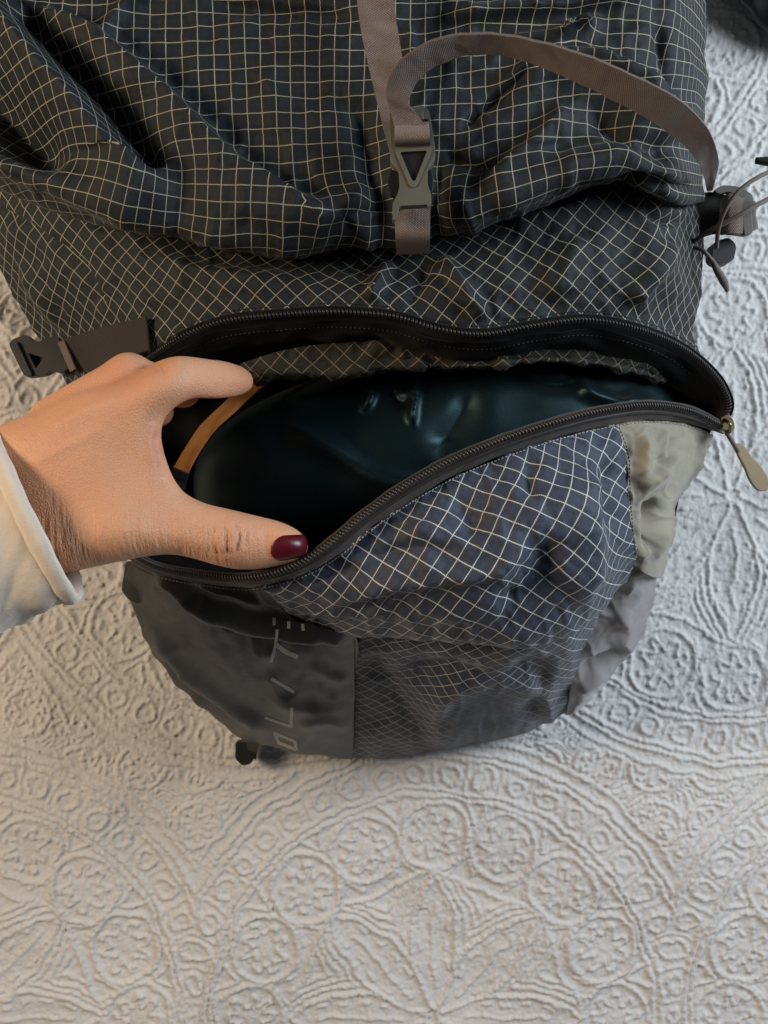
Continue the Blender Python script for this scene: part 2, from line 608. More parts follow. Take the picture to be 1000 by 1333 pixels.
M['black'] = m_nylon('black_lining', (0.0035, 0.0036, 0.004, 1), rough=0.7, sheen=0.02, spec=0.2)
M['teal'] = m_nylon('dark_teal_silnylon', (0.0014, 0.0046, 0.0052, 1), rough=0.36, crink=22, cr=0.0008, spec=0.35, sheen=0.03, weave=1300)
M['teal'].node_tree.nodes['Principled BSDF'].inputs['Specular Tint'].default_value = (0.55, 0.92, 1.0, 1)
M['web'] = m_web('brown_webbing', (0.095, 0.066, 0.052, 1), (0.36, 0.260, 0.205, 1))
M['web_dk'] = m_web('dark_webbing', (0.016, 0.012, 0.010, 1), (0.055, 0.042, 0.036, 1))
M['plas'] = m_plastic('olive_plastic', (0.095, 0.090, 0.068, 1))
M['plas_dk'] = m_plastic('charcoal_plastic', (0.009, 0.009, 0.008, 1))
M['tape'] = m_nylon('zip_tape', (0.040, 0.029, 0.023, 1), rough=0.7, weave=700, sheen=0.1)
M['tape_dk'] = m_nylon('zip_tape_black', (0.005, 0.005, 0.005, 1), rough=0.7, sheen=0.02, spec=0.25)
M['coil'] = m_plastic('zip_coil', (0.030, 0.026, 0.023, 1), rough=0.36)
M['coil_dk'] = m_plastic('zip_coil_black', (0.011, 0.010, 0.010, 1), rough=0.4)
M['thread'] = m_plain('pale_thread', (0.30, 0.29, 0.25, 1), 0.7)
M['thread_dk'] = m_plain('dark_thread', (0.010, 0.010, 0.010, 1), 0.7)
M['print'] = m_plain('grey_print', (0.33, 0.33, 0.29, 1), 0.5)
M['orange'] = m_nylon('orange_strap', (0.38, 0.125, 0.012, 1), rough=0.6, sheen=0.1)
M['cord'] = m_nylon('brown_cord', (0.085, 0.062, 0.050, 1), rough=0.6, weave=2200)
M['pull'] = m_nylon('tan_pull', (0.22, 0.165, 0.085, 1), rough=0.5)
M['metal'] = m_plain('antique_brass', (0.22, 0.18, 0.10, 1), 0.35, Metallic=0.9)
M['bed'] = m_bed()
M['skin'] = m_skin()
M['knit'] = m_knit()
M['nail'] = m_plain('dark_red_polish', (0.075, 0.0025, 0.008, 1), 0.36)
M['fleece'] = m_nylon('dark_green_fleece', (0.007, 0.011, 0.010, 1), rough=0.9, weave=500, sheen=0.3)

# ------------------------------------------------------------------ bedspread (woven relief as real geometry)
def bed():
    cellm = 0.56 / 1000.0
    def axis(lo, hi, step, far):
        a = np.arange(lo, hi + step * 0.5, step)
        g = []
        x = 0.0
        s = step
        while x < far:
            s *= 1.25
            x += s
            g.append(x)
        g = np.array(g)
        return np.concatenate([lo - g[::-1], a, hi + g])
    xs = axis(-0.37, 0.37, 0.00102, 0.7)
    ys = axis(-0.46, 0.44, 0.00102, 0.7)
    X, Y = np.meshgrid(xs, ys)
    px = X / cellm + 500
    py = 666.5 - Y / cellm
    # hand-woven wobble
    wx = px + 5 * fbm(px / 46, py / 46, 2, 1) + 1.6 * noise2(px / 11, py / 11, 2)
    wy = py + 5 * fbm(px / 46, py / 46, 2, 7) + 1.6 * noise2(px / 11, py / 11, 9)
    a = np.array([622.0, 0.0]); b = np.array([390.0, -680.0]); c0 = np.array([565.0, 1325.0])
    best = np.full(px.shape, 1e9); dx = np.zeros(px.shape); dy = np.zeros(px.shape)
    for i in range(-6, 7):
        for j in range(-3, 5):
            c = c0 + i * a + j * b
            d = np.hypot(wx - c[0], wy - c[1])
            m = d < best
            best = np.where(m, d, best); dx = np.where(m, wx - c[0], dx); dy = np.where(m, wy - c[1], dy)
    r = best; th = np.arctan2(-dy, dx)
    g = lambda d, w: np.exp(-(d / w) ** 2)
    h = np.zeros(px.shape)
    def add(v):
        np.maximum(h, v, out=h)
    def per(n, off=0):
        p = 2 * math.pi / n
        return (th - off + p / 2) % p - p / 2
    # eight long petals with veins
    f = per(8, math.pi / 2)
    xp, yp = r * np.cos(f), np.abs(r * np.sin(f))
    hw = 31 * np.sin(np.pi * np.clip((xp - 8) / 180, 0, 1)) ** 0.85
    inn = ((xp > 8) & (xp < 190))
    add(np.where(inn, g(yp - hw, 3.6), 0))
    add(np.where(inn & (xp > 60) & (xp < 165), 0.7 * g(yp - 0.62 * hw, 2.6) * (0.5 + 0.5 * np.sign(np.sin(xp / 4.5))), 0))
    add(np.where(inn & (xp < 150) & (xp > 40), 0.7 * g(yp, 2.6), 0))
    for k, off in enumerate((11, 21, 31)):
        lim = 78 + 22 * k
        add(np.where((xp > lim) & (r < 186), 0.85 * g(yp - hw - off, 3.2), 0))
    # scalloped arches outside the petals
    sc = 182 + 8 * np.cos(8 * (th - math.pi / 2))
    add(0.9 * g(r - sc, 3.2))
    # ring of sixteen gear medallions
    f = per(16, math.pi / 2)
    qx, qy = r * np.cos(f) - 237, r * np.sin(f)
    q = np.hypot(qx, qy); al = np.arctan2(qy, qx)
    add(g(q - 44, 3.6))
    gear = 24 + 6.5 * np.tanh(2.6 * np.cos(8 * al))
    add(0.95 * g(q - gear, 3.3))
    add(0.35 * g(q, 9.0))
    # little darts between the medallions
    fe = np.abs(np.abs(f) - math.pi / 16) * r
    add(np.where((r > 258) & (r < 287), 0.85 * g(fe - (r - 258) * 0.55, 2.8), 0))
    add(np.where((r > 190) & (r < 216), 0.8 * g(fe - (216 - r) * 0.6, 2.8), 0))
    # double rim, string of little rings, double rim
    add(g(r - 288, 3.2)); add(g(r - 297, 3.0))
    f = per(46)
    q = np.hypot(r * np.cos(f) - 318, r * np.sin(f))
    add(0.9 * g(q - 12.5, 3.2)); add(0.4 * g(q, 4.0))
    fe = np.abs(np.abs(f) - math.pi / 46) * r
    add(np.where((r > 299) & (r < 338), 0.55 * g(fe, 2.4), 0))
    add(g(r - 340, 3.4)); add(g(r - 350, 3.2)); add(0.8 * g(r - 366, 3.0))
    # crowded vine fill between the big rounds
    v = fbm(wx / 58, wy / 58, 2, 21)
    sq = np.abs(((v * 5.0) % 1.0) - 0.5)
    gx, gy = np.gradient(v, axis=1), np.gradient(v, axis=0)
    vine = g(sq / 0.5 * 5.0, 2.6)
    hx = ((wx + 0.5 * wy * 0) % 74) - 37
    hy = (wy % 74) - 37
    qq = np.hypot(hx, hy); al2 = np.arctan2(hy, hx)
    med = np.maximum(g(qq - 30, 3.4), 0.9 * g(qq - (17 + 5 * np.tanh(2 * np.cos(8 * al2))), 3.0))
    fill = np.where(qq < 36, med, 0.85 * vine)
    h = np.where(r > 372, fill, h)
    # broken, crinkled threads
    br = 0.72 + 0.5 * noise2(px / 6.5, py / 6.5, 31)
    bead = 0.80 + 0.45 * noise2(px / 3.6, py / 4.6, 63)
    h = h * np.clip(0.5 * br + 0.5, 0.25, 1.2) * np.clip(bead, 0.45, 1.25)
    crk = 0.24 * fbm(px / 6.5, py / 9.0, 2, 41) + 0.20 * noise2(px / 4.2, py / 3.8, 47) + 0.16 * np.abs(noise2(px / 22, py / 5.5, 49))
    soft = 0.0030 * fbm(px / 210, py / 210, 3, 51) + 0.0011 * fbm(px / 70, py / 70, 2, 57)
    # gentle pulls in the cloth by the pack and rumples at the far left
    rum = fold([(-200, 330), (-20, 400), (60, 470)], 26, 40, 0.012)(px, py) + fold([(-200, 470), (0, 500), (60, 540)], 20, 30, 0.007)(px, py)
    Z = 0.0026 * (h + 0.7 * crk) + soft * np.clip((py - 150) / 500, 0.3, 1) + rum
    edge = np.maximum(np.abs(X) - 0.375, 0) + np.maximum(np.abs(Y) - 0.465, 0)
    Z = np.where(edge > 0.0, soft, Z)
    V = np.stack([X, Y, Z], -1)
    me = mesh_from('bedspread', V, grid_faces(len(ys), len(xs)))
    side_up(me)
    o = new_obj('bedspread', me, M['bed'])
    tag(o, 'white quilted cotton bedspread with raised flower and ring medallion pattern', None, kind='structure')
bed()

# ------------------------------------------------------------------ backpack
pack = bpy.data.objects.new('backpack', None)
COL.objects.link(pack)
tag(pack, 'dark ripstop hiking backpack with pale grid lines lying on the white bedspread, lower compartment unzipped', 'backpack')

# -- outer shell under the cloth: walls down to the bed and a back face
def shell():
    ring = [(-230, -330, .17), (200, -345, .20), (600, -345, .20), (860, -320, .18), (902, -150, .19), (904, 0, .20), (904, 150, .195), (904, 280, .18), (896, 430, .175),
            (918, 490, .165), (930, 548, .152), (912, 602, .142), (884, 650, .132), (876, 690, .126), (850, 752, .11), (838, 792, .10), (812, 850, .075), (780, 893, .045), (745, 925, .025),
            (680, 950, .018), (600, 967, .018), (520, 980, .018), (458, 983, .018), (400, 976, .03), (345, 966, .028), (310, 952, .03), (268, 922, .045), (220, 868, .07), (188, 812, .09),
            (176, 755, .115), (176, 700, .12), (140, 600, .13), (97, 505, .13), (56, 440, .14), (20, 370, .15), (-4, 290, .16), (-40, 230, .17), (-200, 100, .18)]
    R = np.array(ring, float)
    n = len(R)
    top = P(R[:, 0], R[:, 1], R[:, 2] - 0.002)
    c = np.array([0.0, 0.06])
    lay = [top]
    for k, (sc, zf) in enumerate(((0.985, 0.62), (0.965, 0.30), (0.93, 0.03))):
        q = top.copy()
        q[:, :2] = c + (top[:, :2] - c) * sc
        q[:, 2] = np.maximum(top[:, 2] * zf, 0.006)
        lay.append(q)
    v = np.concatenate(lay)
    v = np.vstack([v, [[0, 0.06, 0.006]]])
    f = []
    for L in range(3):
        for i in range(n):
            j = (i + 1) % n
            f.append([L * n + i, L * n + j, (L + 1) * n + j, (L + 1) * n + i])
    for i in range(0, n, 2):
        f.append([4 * n, 3 * n + (i + 2) % n, 3 * n + (i + 1) % n, 3 * n + i])
    me = mesh_from('side_wall', v, np.array(f))
    new_obj('side_wall', me, M['dark'], pack)
shell()

# -- upper body: the big puffed panel with its diagonal folds
low = [(-250, 150), (-90, 215), (0, 247), (60, 273), (120, 289), (200, 302), (300, 317), (420, 324), (500, 326), (560, 316), (620, 301), (700, 269), (790, 240), (850, 254), (890, 266), (915, 262)]
def row(y0, zc, zl, zr, mixw, dyo=0, und=0.0):
    """a row between a straight line at y0 (mixw=0) and the lower edge line (mixw=1)"""
    out = []
    for x, y in low:
        yy = y0 * (1 - mixw) + (y + dyo) * mixw
        e = np.clip((x + 250) / 260.0, 0, 1); z = zl + (zc - zl) * (1 - (1 - e) ** 2)
        er = np.clip((915 - x) / 95.0, 0, 1); z = zr + (z - zr) * math.sqrt(max(0.0, 1 - (1 - er) ** 2))
        out.append((x if mixw > 0.99 else x + (1 - mixw) * (3 if x > 880 else 0), yy, z - und))
    return out
body_rows = [row(-335, .19, .17, .17, 0), row(-260, .245, .20, .185, 0), row(-120, .262, .215, .195, 0), row(0, .264, .225, .198, 0.0),
             row(60, .266, .228, .20, 0.28), row(100, .268, .228, .20, 0.55), row(140, .268, .226, .20, 0.80),
             row(0, .262, .220, .195, 1, -16), row(0, .246, .205, .185, 1, -1), row(0, .228, .190, .172, 1, -8)]
BF = [
    fold([(-120, -110), (-40, -30), (20, 48), (60, 95), (100, 140), (140, 190), (190, 238), (250, 268)], 17, 40, 0.020, 0.18),
    fold([(30, 5), (125, 48), (170, 83), (215, 120), (260, 165), (340, 235), (400, 266), (470, 292)], 7, 62, 0.0125, 0.14),
    fold([(20, 10), (60, 60), (110, 108), (165, 172), (212, 238)], 20, 12, -0.013, 0.12),
    fold([(-150, 20), (-50, 95), (20, 165), (95, 232)], 26, 26, -0.019, 0.2),
    fold([(-60, 190), (40, 225), (140, 262), (300, 300), (430, 312)], 16, 14, 0.007, 0.25),
    fold([(210, -10), (165, 8), (142, 40), (132, 75)], 9, 12, 0.006, 0.3),
    fold([(260, -6), (350, 9), (420, 14), (480, 22)], 6, 16, -0.005, 0.25),
    fold([(395, 262), (440, 268), (470, 250), (485, 220)], 14, 10, 0.004, 0.3),
    fold([(430, 296), (470, 275), (498, 262)], 6, 9, -0.003, 0.3),
    fold([(335, 60), (360, 150), (400, 220)], 26, 26, 0.004, 0.4),
    fold([(455, 120), (478, 200), (492, 260), (500, 340)], 22, 16, -0.009, 0.25),
    fold([(572, 190), (572, 250), (566, 330)], 10, 16, -0.006, 0.25),
    # right of the strap
    fold([(596, 168), (640, 130), (694, 92)], 4, 8, -0.006, 0.2),
    fold([(640, 128), (690, 88), (760, 78), (820, 96), (868, 140), (890, 190)], 10, 30, 0.010, 0.2),
    fold([(640, 60), (700, 52), (745, 42), (790, 18)], 8, 12, 0.007, 0.25),
    fold([(722, 52), (745, 38), (775, 36)], 4, 4, 0.007, 0.3),
    fold([(560, 30), (640, 20), (740, 12), (850, -8)], 14, 8, 0.008, 0.2),
    fold([(610, 250), (675, 205), (715, 165), (742, 128)], 12, 22, 0.008, 0.25),
    fold([(575, 195), (620, 215), (660, 222)], 6, 12, -0.005, 0.25),
    fold([(560, 290), (640, 262), (720, 228), (800, 205), (870, 205)], 20, 14, 0.008, 0.2),
    fold([(760, 130), (800, 170), (850, 190), (900, 180)], 12, 16, -0.007, 0.25),
    fold([(850, 10), (872, 90), (880, 180)], 9, 10, -0.006, 0.3),
    fold([(790, 238), (840, 232), (880, 244), (906, 240)], 6, 6, -0.007, 0.2),
]
panel('upper_panel', body_rows, M['rip'], pack, step=2.7, folds=BF, wr=(0.0016, 62), seed=3, cell=0.0074, rot=math.radians(2))

# -- band between the puff and the zipper
band_rows = [
    [(-60, 215, .165), (60, 255, .20), (200, 280, .212), (350, 295, .218), (500, 300, .220), (600, 280, .220), (700, 247, .220), (800, 218, .218), (870, 232, .207), (914, 245, .178)],
    [(-30, 285, .160), (60, 308, .195), (200, 325, .222), (350, 340, .232), (500, 345, .233), (600, 325, .237), (700, 300, .238), (800, 280, .235), (870, 283, .224), (915, 290, .183)],
    [(12, 370, .150), (80, 375, .185), (200, 375, .224), (350, 370, .240), (500, 375, .245), (600, 375, .247), (700, 360, .245), (800, 350, .240), (870, 355, .226), (914, 362, .184)],
    [(50, 440, .142), (110, 440, .175), (190, 425, .218), (270, 406, .235), (370, 394, .242), (460, 391, .246), (560, 412, .247), (620, 420, .245), (700, 409, .242), (770, 402, .238), (840, 414, .222), (904, 440, .184)],
    [(95, 508, .130), (130, 500, .160), (180, 470, .204), (230, 440, .228), (270, 421, .236), (370, 406, .243), (450, 403, .246), (520, 410, .247), (570, 425, .247), (620, 432, .245), (700, 420, .242), (760, 413, .238), (830, 425, .225), (880, 446, .205), (918, 474, .182)],
]
ZF = [
    fold([(512, 340), (498, 365), (478, 396)], 7, 11, 0.0065, 0.25),
    fold([(575, 332), (592, 362), (612, 390), (634, 418)], 9, 12, 0.0075, 0.2),
    fold([(560, 340), (545, 370), (530, 405)], 9, 9, -0.004, 0.25),
    fold([(880, 310), (852, 355), (815, 400)], 10, 18, 0.007, 0.25),
    fold([(760, 300), (735, 350), (720, 400)], 20, 20, 0.004, 0.3),
    fold([(-20, 262), (50, 300), (110, 350), (142, 402)], 3, 10, -0.004, 0.1),
    fold([(180, 320), (240, 350), (330, 366), (420, 366)], 14, 20, 0.006, 0.3),
    fold([(640, 300), (720, 285), (800, 262), (860, 275), (908, 285)], 7, 12, 0.006, 0.2),
    fold([(830, 268), (850, 285), (885, 290)], 4, 5, -0.005, 0.3),
    fold([(20, 330), (60, 390), (90, 440)], 8, 10, 0.005, 0.3),
]
panel('lower_band', band_rows, M['rip'], pack, step=2.6, folds=ZF, wr=(0.0012, 46), seed=8, cell=0.0074, rot=math.radians(47))

# -- upper zipper
ZU = [(150, 488, .190), (190, 465, .210), (228, 441, .230), (270, 422, .238), (370, 407, .2455), (450, 404, .2485), (520, 411, .2495), (570, 426, .2495), (620, 433, .2475), (700, 421, .2445),
      (760, 414, .2405), (830, 426, .2280), (880, 446, .2090), (920, 475, .1900), (944, 505, .1780), (951, 528, .1720), (943, 549, .1680)]
def shift(path, dx, dy, dz):
    return [(x + dx, y + dy, z + dz) for x, y, z in path]
def off(path, d, dz, n=None):
    """line parallel to a measured line, d pixels to its lower side"""
    p = np.array(path, float)
    t = np.gradient(p[:, :2], axis=0)
    t /= np.hypot(t[:, 0], t[:, 1])[:, None]
    dd = d if np.ndim(d) else np.full(len(p), d)
    return [(p[i, 0] - t[i, 1] * dd[i], p[i, 1] + t[i, 0] * dd[i], p[i, 2] + dz) for i in range(len(p))]
ZU_in = off(ZU, 13, -.007)
flap = [18, 24, 30, 36, 36, 36, 38, 36, 34, 38, 40, 44, 48, 52, 46, 36, 22]
ZU_lo = off(ZU, np.array(flap), -.030)
ribbon('zipper_tape', off(ZU, -5, -.001), ZU_in, M['tape_dk'], pack, n=170, thick=0.0009, m=5)
ribbon('zipper_flap', ZU_in, ZU_lo, M['black'], pack, n=130, thick=0.0010, m=7, crown=0.002, wav=0.002)
def teeth(name, path, mat, step=0.0022, wid=0.0042, hgt=0.0017, kk=0):
    Q = spline(path, 1500)
    X = P(Q[:, 0], Q[:, 1], Q[:, 2])
    s = np.concatenate([[0], np.cumsum(np.sqrt(((X[1:] - X[:-1]) ** 2).sum(-1)))])
    n = int(s[-1] / step)
    q = (np.arange(n) + 0.5) * s[-1] / n
    C3 = np.stack([np.interp(q, s, X[:, k]) for k in range(3)], -1)
    T = np.gradient(C3, axis=0)
    T /= np.sqrt((T ** 2).sum(-1, keepdims=True))
    S = np.cross(T, [0, 0, 1.0]); S /= np.sqrt((S ** 2).sum(-1, keepdims=True))
    W = np.cross(S, T)
    # one coil turn: a bent bar, six-sided
    prof = np.linspace(-1, 1, 6)
    vs, fs = [], []
    base = 0
    k = 6
    an = np.linspace(0, 2 * math.pi, k, endpoint=False)
    for i in range(n):
        lean = 0.25 * step
        ctr = [C3[i] + S[i] * wid * 0.5 * p + W[i] * hgt * (1 - abs(p) ** 2.4) + T[i] * lean * p for p in prof]
        for c, p in zip(ctr, prof):
            rr = step * 0.36 * (1 - 0.25 * abs(p) ** 3)
            vs.append(c[None] + rr * (np.cos(an)[:, None] * T[i] + np.sin(an)[:, None] * (W[i] * (1 - 0.5 * abs(p)) + S[i] * 0.6 * p)))
        for a in range(len(prof) - 1):
            for b in range(k):
                fs.append([base + a * k + b, base + a * k + (b + 1) % k, base + (a + 1) * k + (b + 1) % k, base + (a + 1) * k + b])
        base += k * len(prof)
    me = mesh_from(name, np.concatenate(vs), np.array(fs))
    bm = bmesh.new(); bm.from_mesh(me); bmesh.ops.recalc_face_normals(bm, faces=bm.faces); bm.to_mesh(me); bm.free()
    o = new_obj(name, me, mat, pack)
    o['kind'] = 'stuff'
    return o
teeth('zipper_teeth', off(ZU, 2, .0004), M['coil_dk'], step=0.0019, wid=0.0028, hgt=0.0012)

# -- inside: lining, ripstop facing, orange loop
lining_rows = [
    [(130, 470, .19), (260, 425, .222), (450, 412, .232), (620, 440, .232), (760, 422, .225), (880, 452, .196), (938, 500, .168)],
    [(130, 500, .14), (260, 470, .15), (450, 455, .16), (620, 470, .16), (760, 470, .155), (870, 490, .14), (915, 520, .13)],
    [(150, 560, .10), (260, 560, .09), (450, 560, .085), (620, 560, .085), (760, 550, .085), (860, 545, .09), (915, 540, .12)],
    [(160, 680, .10), (270, 690, .10), (400, 690, .10), (560, 650, .10), (720, 600, .10), (850, 560, .11), (920, 550, .13)],
    [(175, 728, .155), (260, 748, .195), (345, 752, .222), (460, 690, .232), (600, 604, .230), (780, 545, .208), (938, 556, .158)],
]
panel('lining', lining_rows, M['black'], pack, step=8, wr=(0.003, 90), seed=5, thick=0.001)
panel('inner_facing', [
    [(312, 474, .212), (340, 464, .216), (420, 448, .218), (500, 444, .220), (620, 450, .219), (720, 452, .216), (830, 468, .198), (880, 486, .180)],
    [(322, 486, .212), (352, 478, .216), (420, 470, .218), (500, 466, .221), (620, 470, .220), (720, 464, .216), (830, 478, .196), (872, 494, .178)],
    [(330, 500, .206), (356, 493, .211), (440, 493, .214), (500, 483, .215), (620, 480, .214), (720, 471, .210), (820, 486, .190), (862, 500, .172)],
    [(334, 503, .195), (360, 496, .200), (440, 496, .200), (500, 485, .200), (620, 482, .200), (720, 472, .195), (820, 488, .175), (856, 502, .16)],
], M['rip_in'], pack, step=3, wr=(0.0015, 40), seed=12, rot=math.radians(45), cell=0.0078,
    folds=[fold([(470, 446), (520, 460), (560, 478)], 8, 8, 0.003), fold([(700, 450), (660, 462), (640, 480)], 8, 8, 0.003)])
strap_o = ribbon('orange_loop', [(345, 478, .184), (318, 500, .190), (288, 528, .197), (262, 553, .200), (240, 585, .201), (224, 612, .200)],
                 [(362, 488, .184), (336, 508, .190), (304, 538, .197), (280, 560, .200), (259, 590, .201), (243, 620, .200)], M['orange'], pack, n=40, thick=0.0014, wav=0.0006)
strap_o['label'] = 'orange webbing loop inside the open compartment'
ribbon('loop_end', [(226, 607, .2005), (221, 620, .1975), (226, 632, .190)], [(246, 616, .2005), (242, 628, .1975), (240, 640, .190)], M['plas_dk'], pack, n=14, thick=0.003)

# -- lower zipper
ZL = [(168, 716, .165), (196, 732, .192), (260, 746, .222), (330, 749, .244), (390, 731, .253), (430, 704, .255), (470, 670, .254), (520, 634, .252), (580, 600, .2495), (650, 571, .245), (720, 548, .237),
      (790, 531, .224), (850, 525, .208), (900, 533, .190), (945, 555, .168)]
tw = np.array([10, 10, 11, 13, 16, 19, 20, 21, 21, 21, 21, 21, 20, 18, 10])
ZT = off(ZL, tw, -.009)
ribbon('zipper_tape', off(ZL, -4, -.0012), ZT, M['tape'], pack, n=220, thick=0.0012, m=8, crown=0.0012, wav=0.0006)
teeth('zipper_teeth', off(ZL, 2, .0004), M['coil'], step=0.0019, wid=0.0032, hgt=0.0013)
ribbon('tape_binding', off(ZL, np.array(tw) * 0.42, -.0018), off(ZL, np.array(tw) * 0.60, -.0034), M['coil'], pack, n=200, thick=0.0016, m=4, crown=0.0005)

# -- front pocket panels
pocket_rows = [
    [(335, 758, .228), (392, 747, .236), (450, 713, .241), (520, 661, .242), (600, 618, .239), (700, 580, .231), (800, 550, .211)],
    [(346, 768, .228), (408, 758, .239), (470, 722, .246), (540, 680, .249), (620, 642, .247), (715, 607, .240), (812, 580, .214)],
    [(354, 776, .223), (430, 772, .236), (500, 742, .247), (575, 712, .254), (655, 682, .255), (740, 650, .247), (817, 632, .214)],
    [(364, 786, .212), (442, 792, .224), (525, 775, .240), (605, 758, .250), (685, 738, .252), (765, 712, .241), (821, 690, .206)],
    [(385, 802, .197), (462, 816, .206), (540, 815, .222), (612, 812, .232), (690, 802, .234), (762, 772, .222), (826, 732, .187)],
    [(395, 812, .182), (468, 828, .188), (545, 834, .200), (612, 838, .208), (680, 842, .208), (742, 828, .196), (806, 766, .165)],
    [(398, 810, .168), (470, 826, .172), (545, 831, .182), (612, 834, .190), (676, 838, .190), (734, 826, .178), (790, 772, .150)],
]
PF = [
    fold([(585, 640), (610, 668), (612, 712)], 22, 22, -0.006, 0.3),
    fold([(528, 680), (560, 700), (548, 750)], 16, 20, 0.004, 0.3),
    fold([(640, 800), (690, 770), (712, 725), (700, 690)], 22, 22, -0.009, 0.25),
    fold([(772, 600), (762, 660), (770, 720), (745, 800)], 16, 26, 0.007, 0.2),
    fold([(420, 790), (500, 760), (580, 752), (650, 742), (700, 700)], 14, 10, 0.0055, 0.2),
    fold([(470, 735), (530, 712), (600, 722)], 12, 14, -0.004, 0.3),
    fold([(690, 585), (688, 620), (700, 660)], 9, 9, -0.0035, 0.3),
    fold([(800, 580), (790, 640), (800, 700)], 7, 9, -0.004, 0.3),
    fold([(380, 770), (430, 752), (470, 722)], 8, 8, -0.003, 0.3),
    fold([(380, 792), (440, 796), (520, 795)], 6, 6, 0.003, 0.3),
]
panel('pocket_panel', pocket_rows, M['rip_low'], pack, step=2.3, folds=PF, wr=(0.0013, 44), seed=16, cell=0.0088, rot=math.radians(-42))
mesh_rows = [
    [(458, 818, .178), (540, 822, .188), (620, 828, .196), (690, 830, .194), (745, 818, .178), (800, 768, .150)],
    [(459, 842, .160), (540, 850, .172), (620, 858, .180), (690, 856, .176), (742, 846, .156), (780, 812, .132)],
    [(459, 880, .125), (540, 888, .138), (620, 894, .144), (690, 886, .138), (742, 874, .122), (758, 856, .112)],
    [(459, 925, .082), (540, 930, .094), (620, 932, .098), (690, 916, .092), (736, 898, .082), (748, 888, .078)],
    [(458, 966, .046), (530, 968, .050), (615, 962, .052), (690, 944, .050), (731, 922, .048), (742, 914, .050)],
    [(457, 988, .018), (520, 984, .018), (600, 971, .018), (680, 954, .018), (725, 934, .020), (739, 925, .024)],
]
MF = [fold([(480, 900), (560, 872), (660, 880), (740, 850)], 10, 22, -0.006, 0.25),
      fold([(560, 960), (580, 905), (640, 888), (705, 905), (715, 945)], 14, 16, 0.006, 0.2),
      fold([(470, 850), (520, 920), (560, 975)], 16, 16, -0.006, 0.2),
      fold([(720, 860), (700, 910), (690, 945)], 10, 10, -0.004, 0.3)]
panel('stretch_pocket', mesh_rows, M['rip_low'], pack, step=2.3, folds=MF, wr=(0.0012, 40), seed=22, cell=0.0078, rot=math.radians(38),
      post=lambda x, y: 0.95 * np.exp(-(((x - 632) / 62) ** 2 + ((y - 938) / 40) ** 2) ** 2))
dark_rows = [
    [(176, 722, .160), (225, 742, .188), (280, 752, .212), (345, 762, .227)],
    [(166, 748, .132), (222, 770, .182), (300, 785, .205), (374, 797, .202)],
    [(180, 812, .104), (250, 822, .155), (340, 826, .182), (463, 826, .184)],
    [(214, 868, .078), (280, 873, .126), (370, 878, .146), (462, 878, .134)],
    [(264, 922, .052), (320, 928, .084), (390, 938, .094), (461, 938, .078)],
    [(310, 958, .030), (350, 972, .036), (400, 982, .036), (459, 988, .020)],
]
DF = [
    fold([(205, 745), (260, 790), (330, 812), (400, 822), (460, 830)], 12, 6, 0.0065, 0.1),
    fold([(210, 755), (270, 808), (340, 828), (440, 842)], 5, 12, -0.004, 0.2),
    fold([(190, 800), (250, 880), (320, 930), (380, 960)], 10, 16, 0.006, 0.2),
    fold([(200, 840), (260, 905), (330, 948)], 8, 8, -0.005, 0.25),
    fold([(340, 905), (400, 922), (460, 918)], 9, 12, 0.004, 0.3),
    fold([(380, 945), (420, 932), (460, 945)], 6, 10, 0.004, 0.3),
    fold([(400, 860), (430, 880), (462, 882)], 7, 9, 0.0025, 0.3),
    fold([(240, 752), (310, 775), (360, 790)], 5, 7, 0.003, 0.3),
]
left_panel = panel('side_panel', dark_rows, M['dark'], pack, step=2.6, folds=DF, wr=(0.0016, 60), seed=31)
left_panel['label'] = 'charcoal coated side panel with grey lettering'

olive_rows = [
    [(797, 552, .212), (850, 545, .196), (890, 550, .180), (928, 566, .158)],
    [(813, 590, .213), (850, 590, .206), (886, 596, .186), (914, 605, .146)],
    [(817, 632, .213), (848, 640, .205), (872, 645, .182), (888, 645, .140)],
    [(818, 665, .208), (846, 668, .198), (866, 668, .175), (879, 664, .136)],
    [(823, 700, .202), (850, 702, .194), (868, 698, .172), (879, 690, .132)],
    [(826, 736, .184), (842, 748, .172), (853, 752, .152), (861, 752, .122)],
]
OF = [fold([(835, 560), (838, 600), (826, 632)], 7, 9, 0.005, 0.3), fold([(886, 584), (866, 606), (830, 640)], 10, 9, 0.006, 0.3),
      fold([(880, 560), (868, 590), (848, 610)], 6, 6, -0.004, 0.3), fold([(850, 645), (846, 680), (842, 725)], 8, 8, -0.008, 0.25),
      fold([(868, 648), (866, 690), (852, 735)], 6, 9, 0.004, 0.3), fold([(862, 555), (866, 580), (860, 602)], 5, 5, 0.003, 0.3)]
panel('corner_panel', olive_rows, M['olive'], pack, step=1.8, folds=OF, wr=(0.0012, 30), seed=40)
taupe_rows = [
    [(826, 730, .180), (842, 742, .166), (856, 748, .128)],
    [(800, 772, .156), (826, 780, .146), (850, 780, .112)],
    [(764, 820, .140), (800, 826, .128), (838, 818, .096)],
    [(746, 865, .112), (778, 872, .098), (815, 858, .074)],
    [(741, 908, .064), (762, 906, .060), (788, 890, .046)],
    [(737, 932, .028), (748, 927, .028), (760, 918, .028)],
]
panel('gusset', taupe_rows, M['taupe'], pack, step=1.8, wr=(0.0012, 34), seed=44,
      folds=[fold([(750, 872), (785, 862), (820, 842)], 8, 12, -0.006, 0.25), fold([(800, 790), (815, 820), (800, 850)], 12, 8, 0.004, 0.3),
             fold([(746, 900), (770, 890), (795, 880)], 6, 6, 0.004, 0.3)])

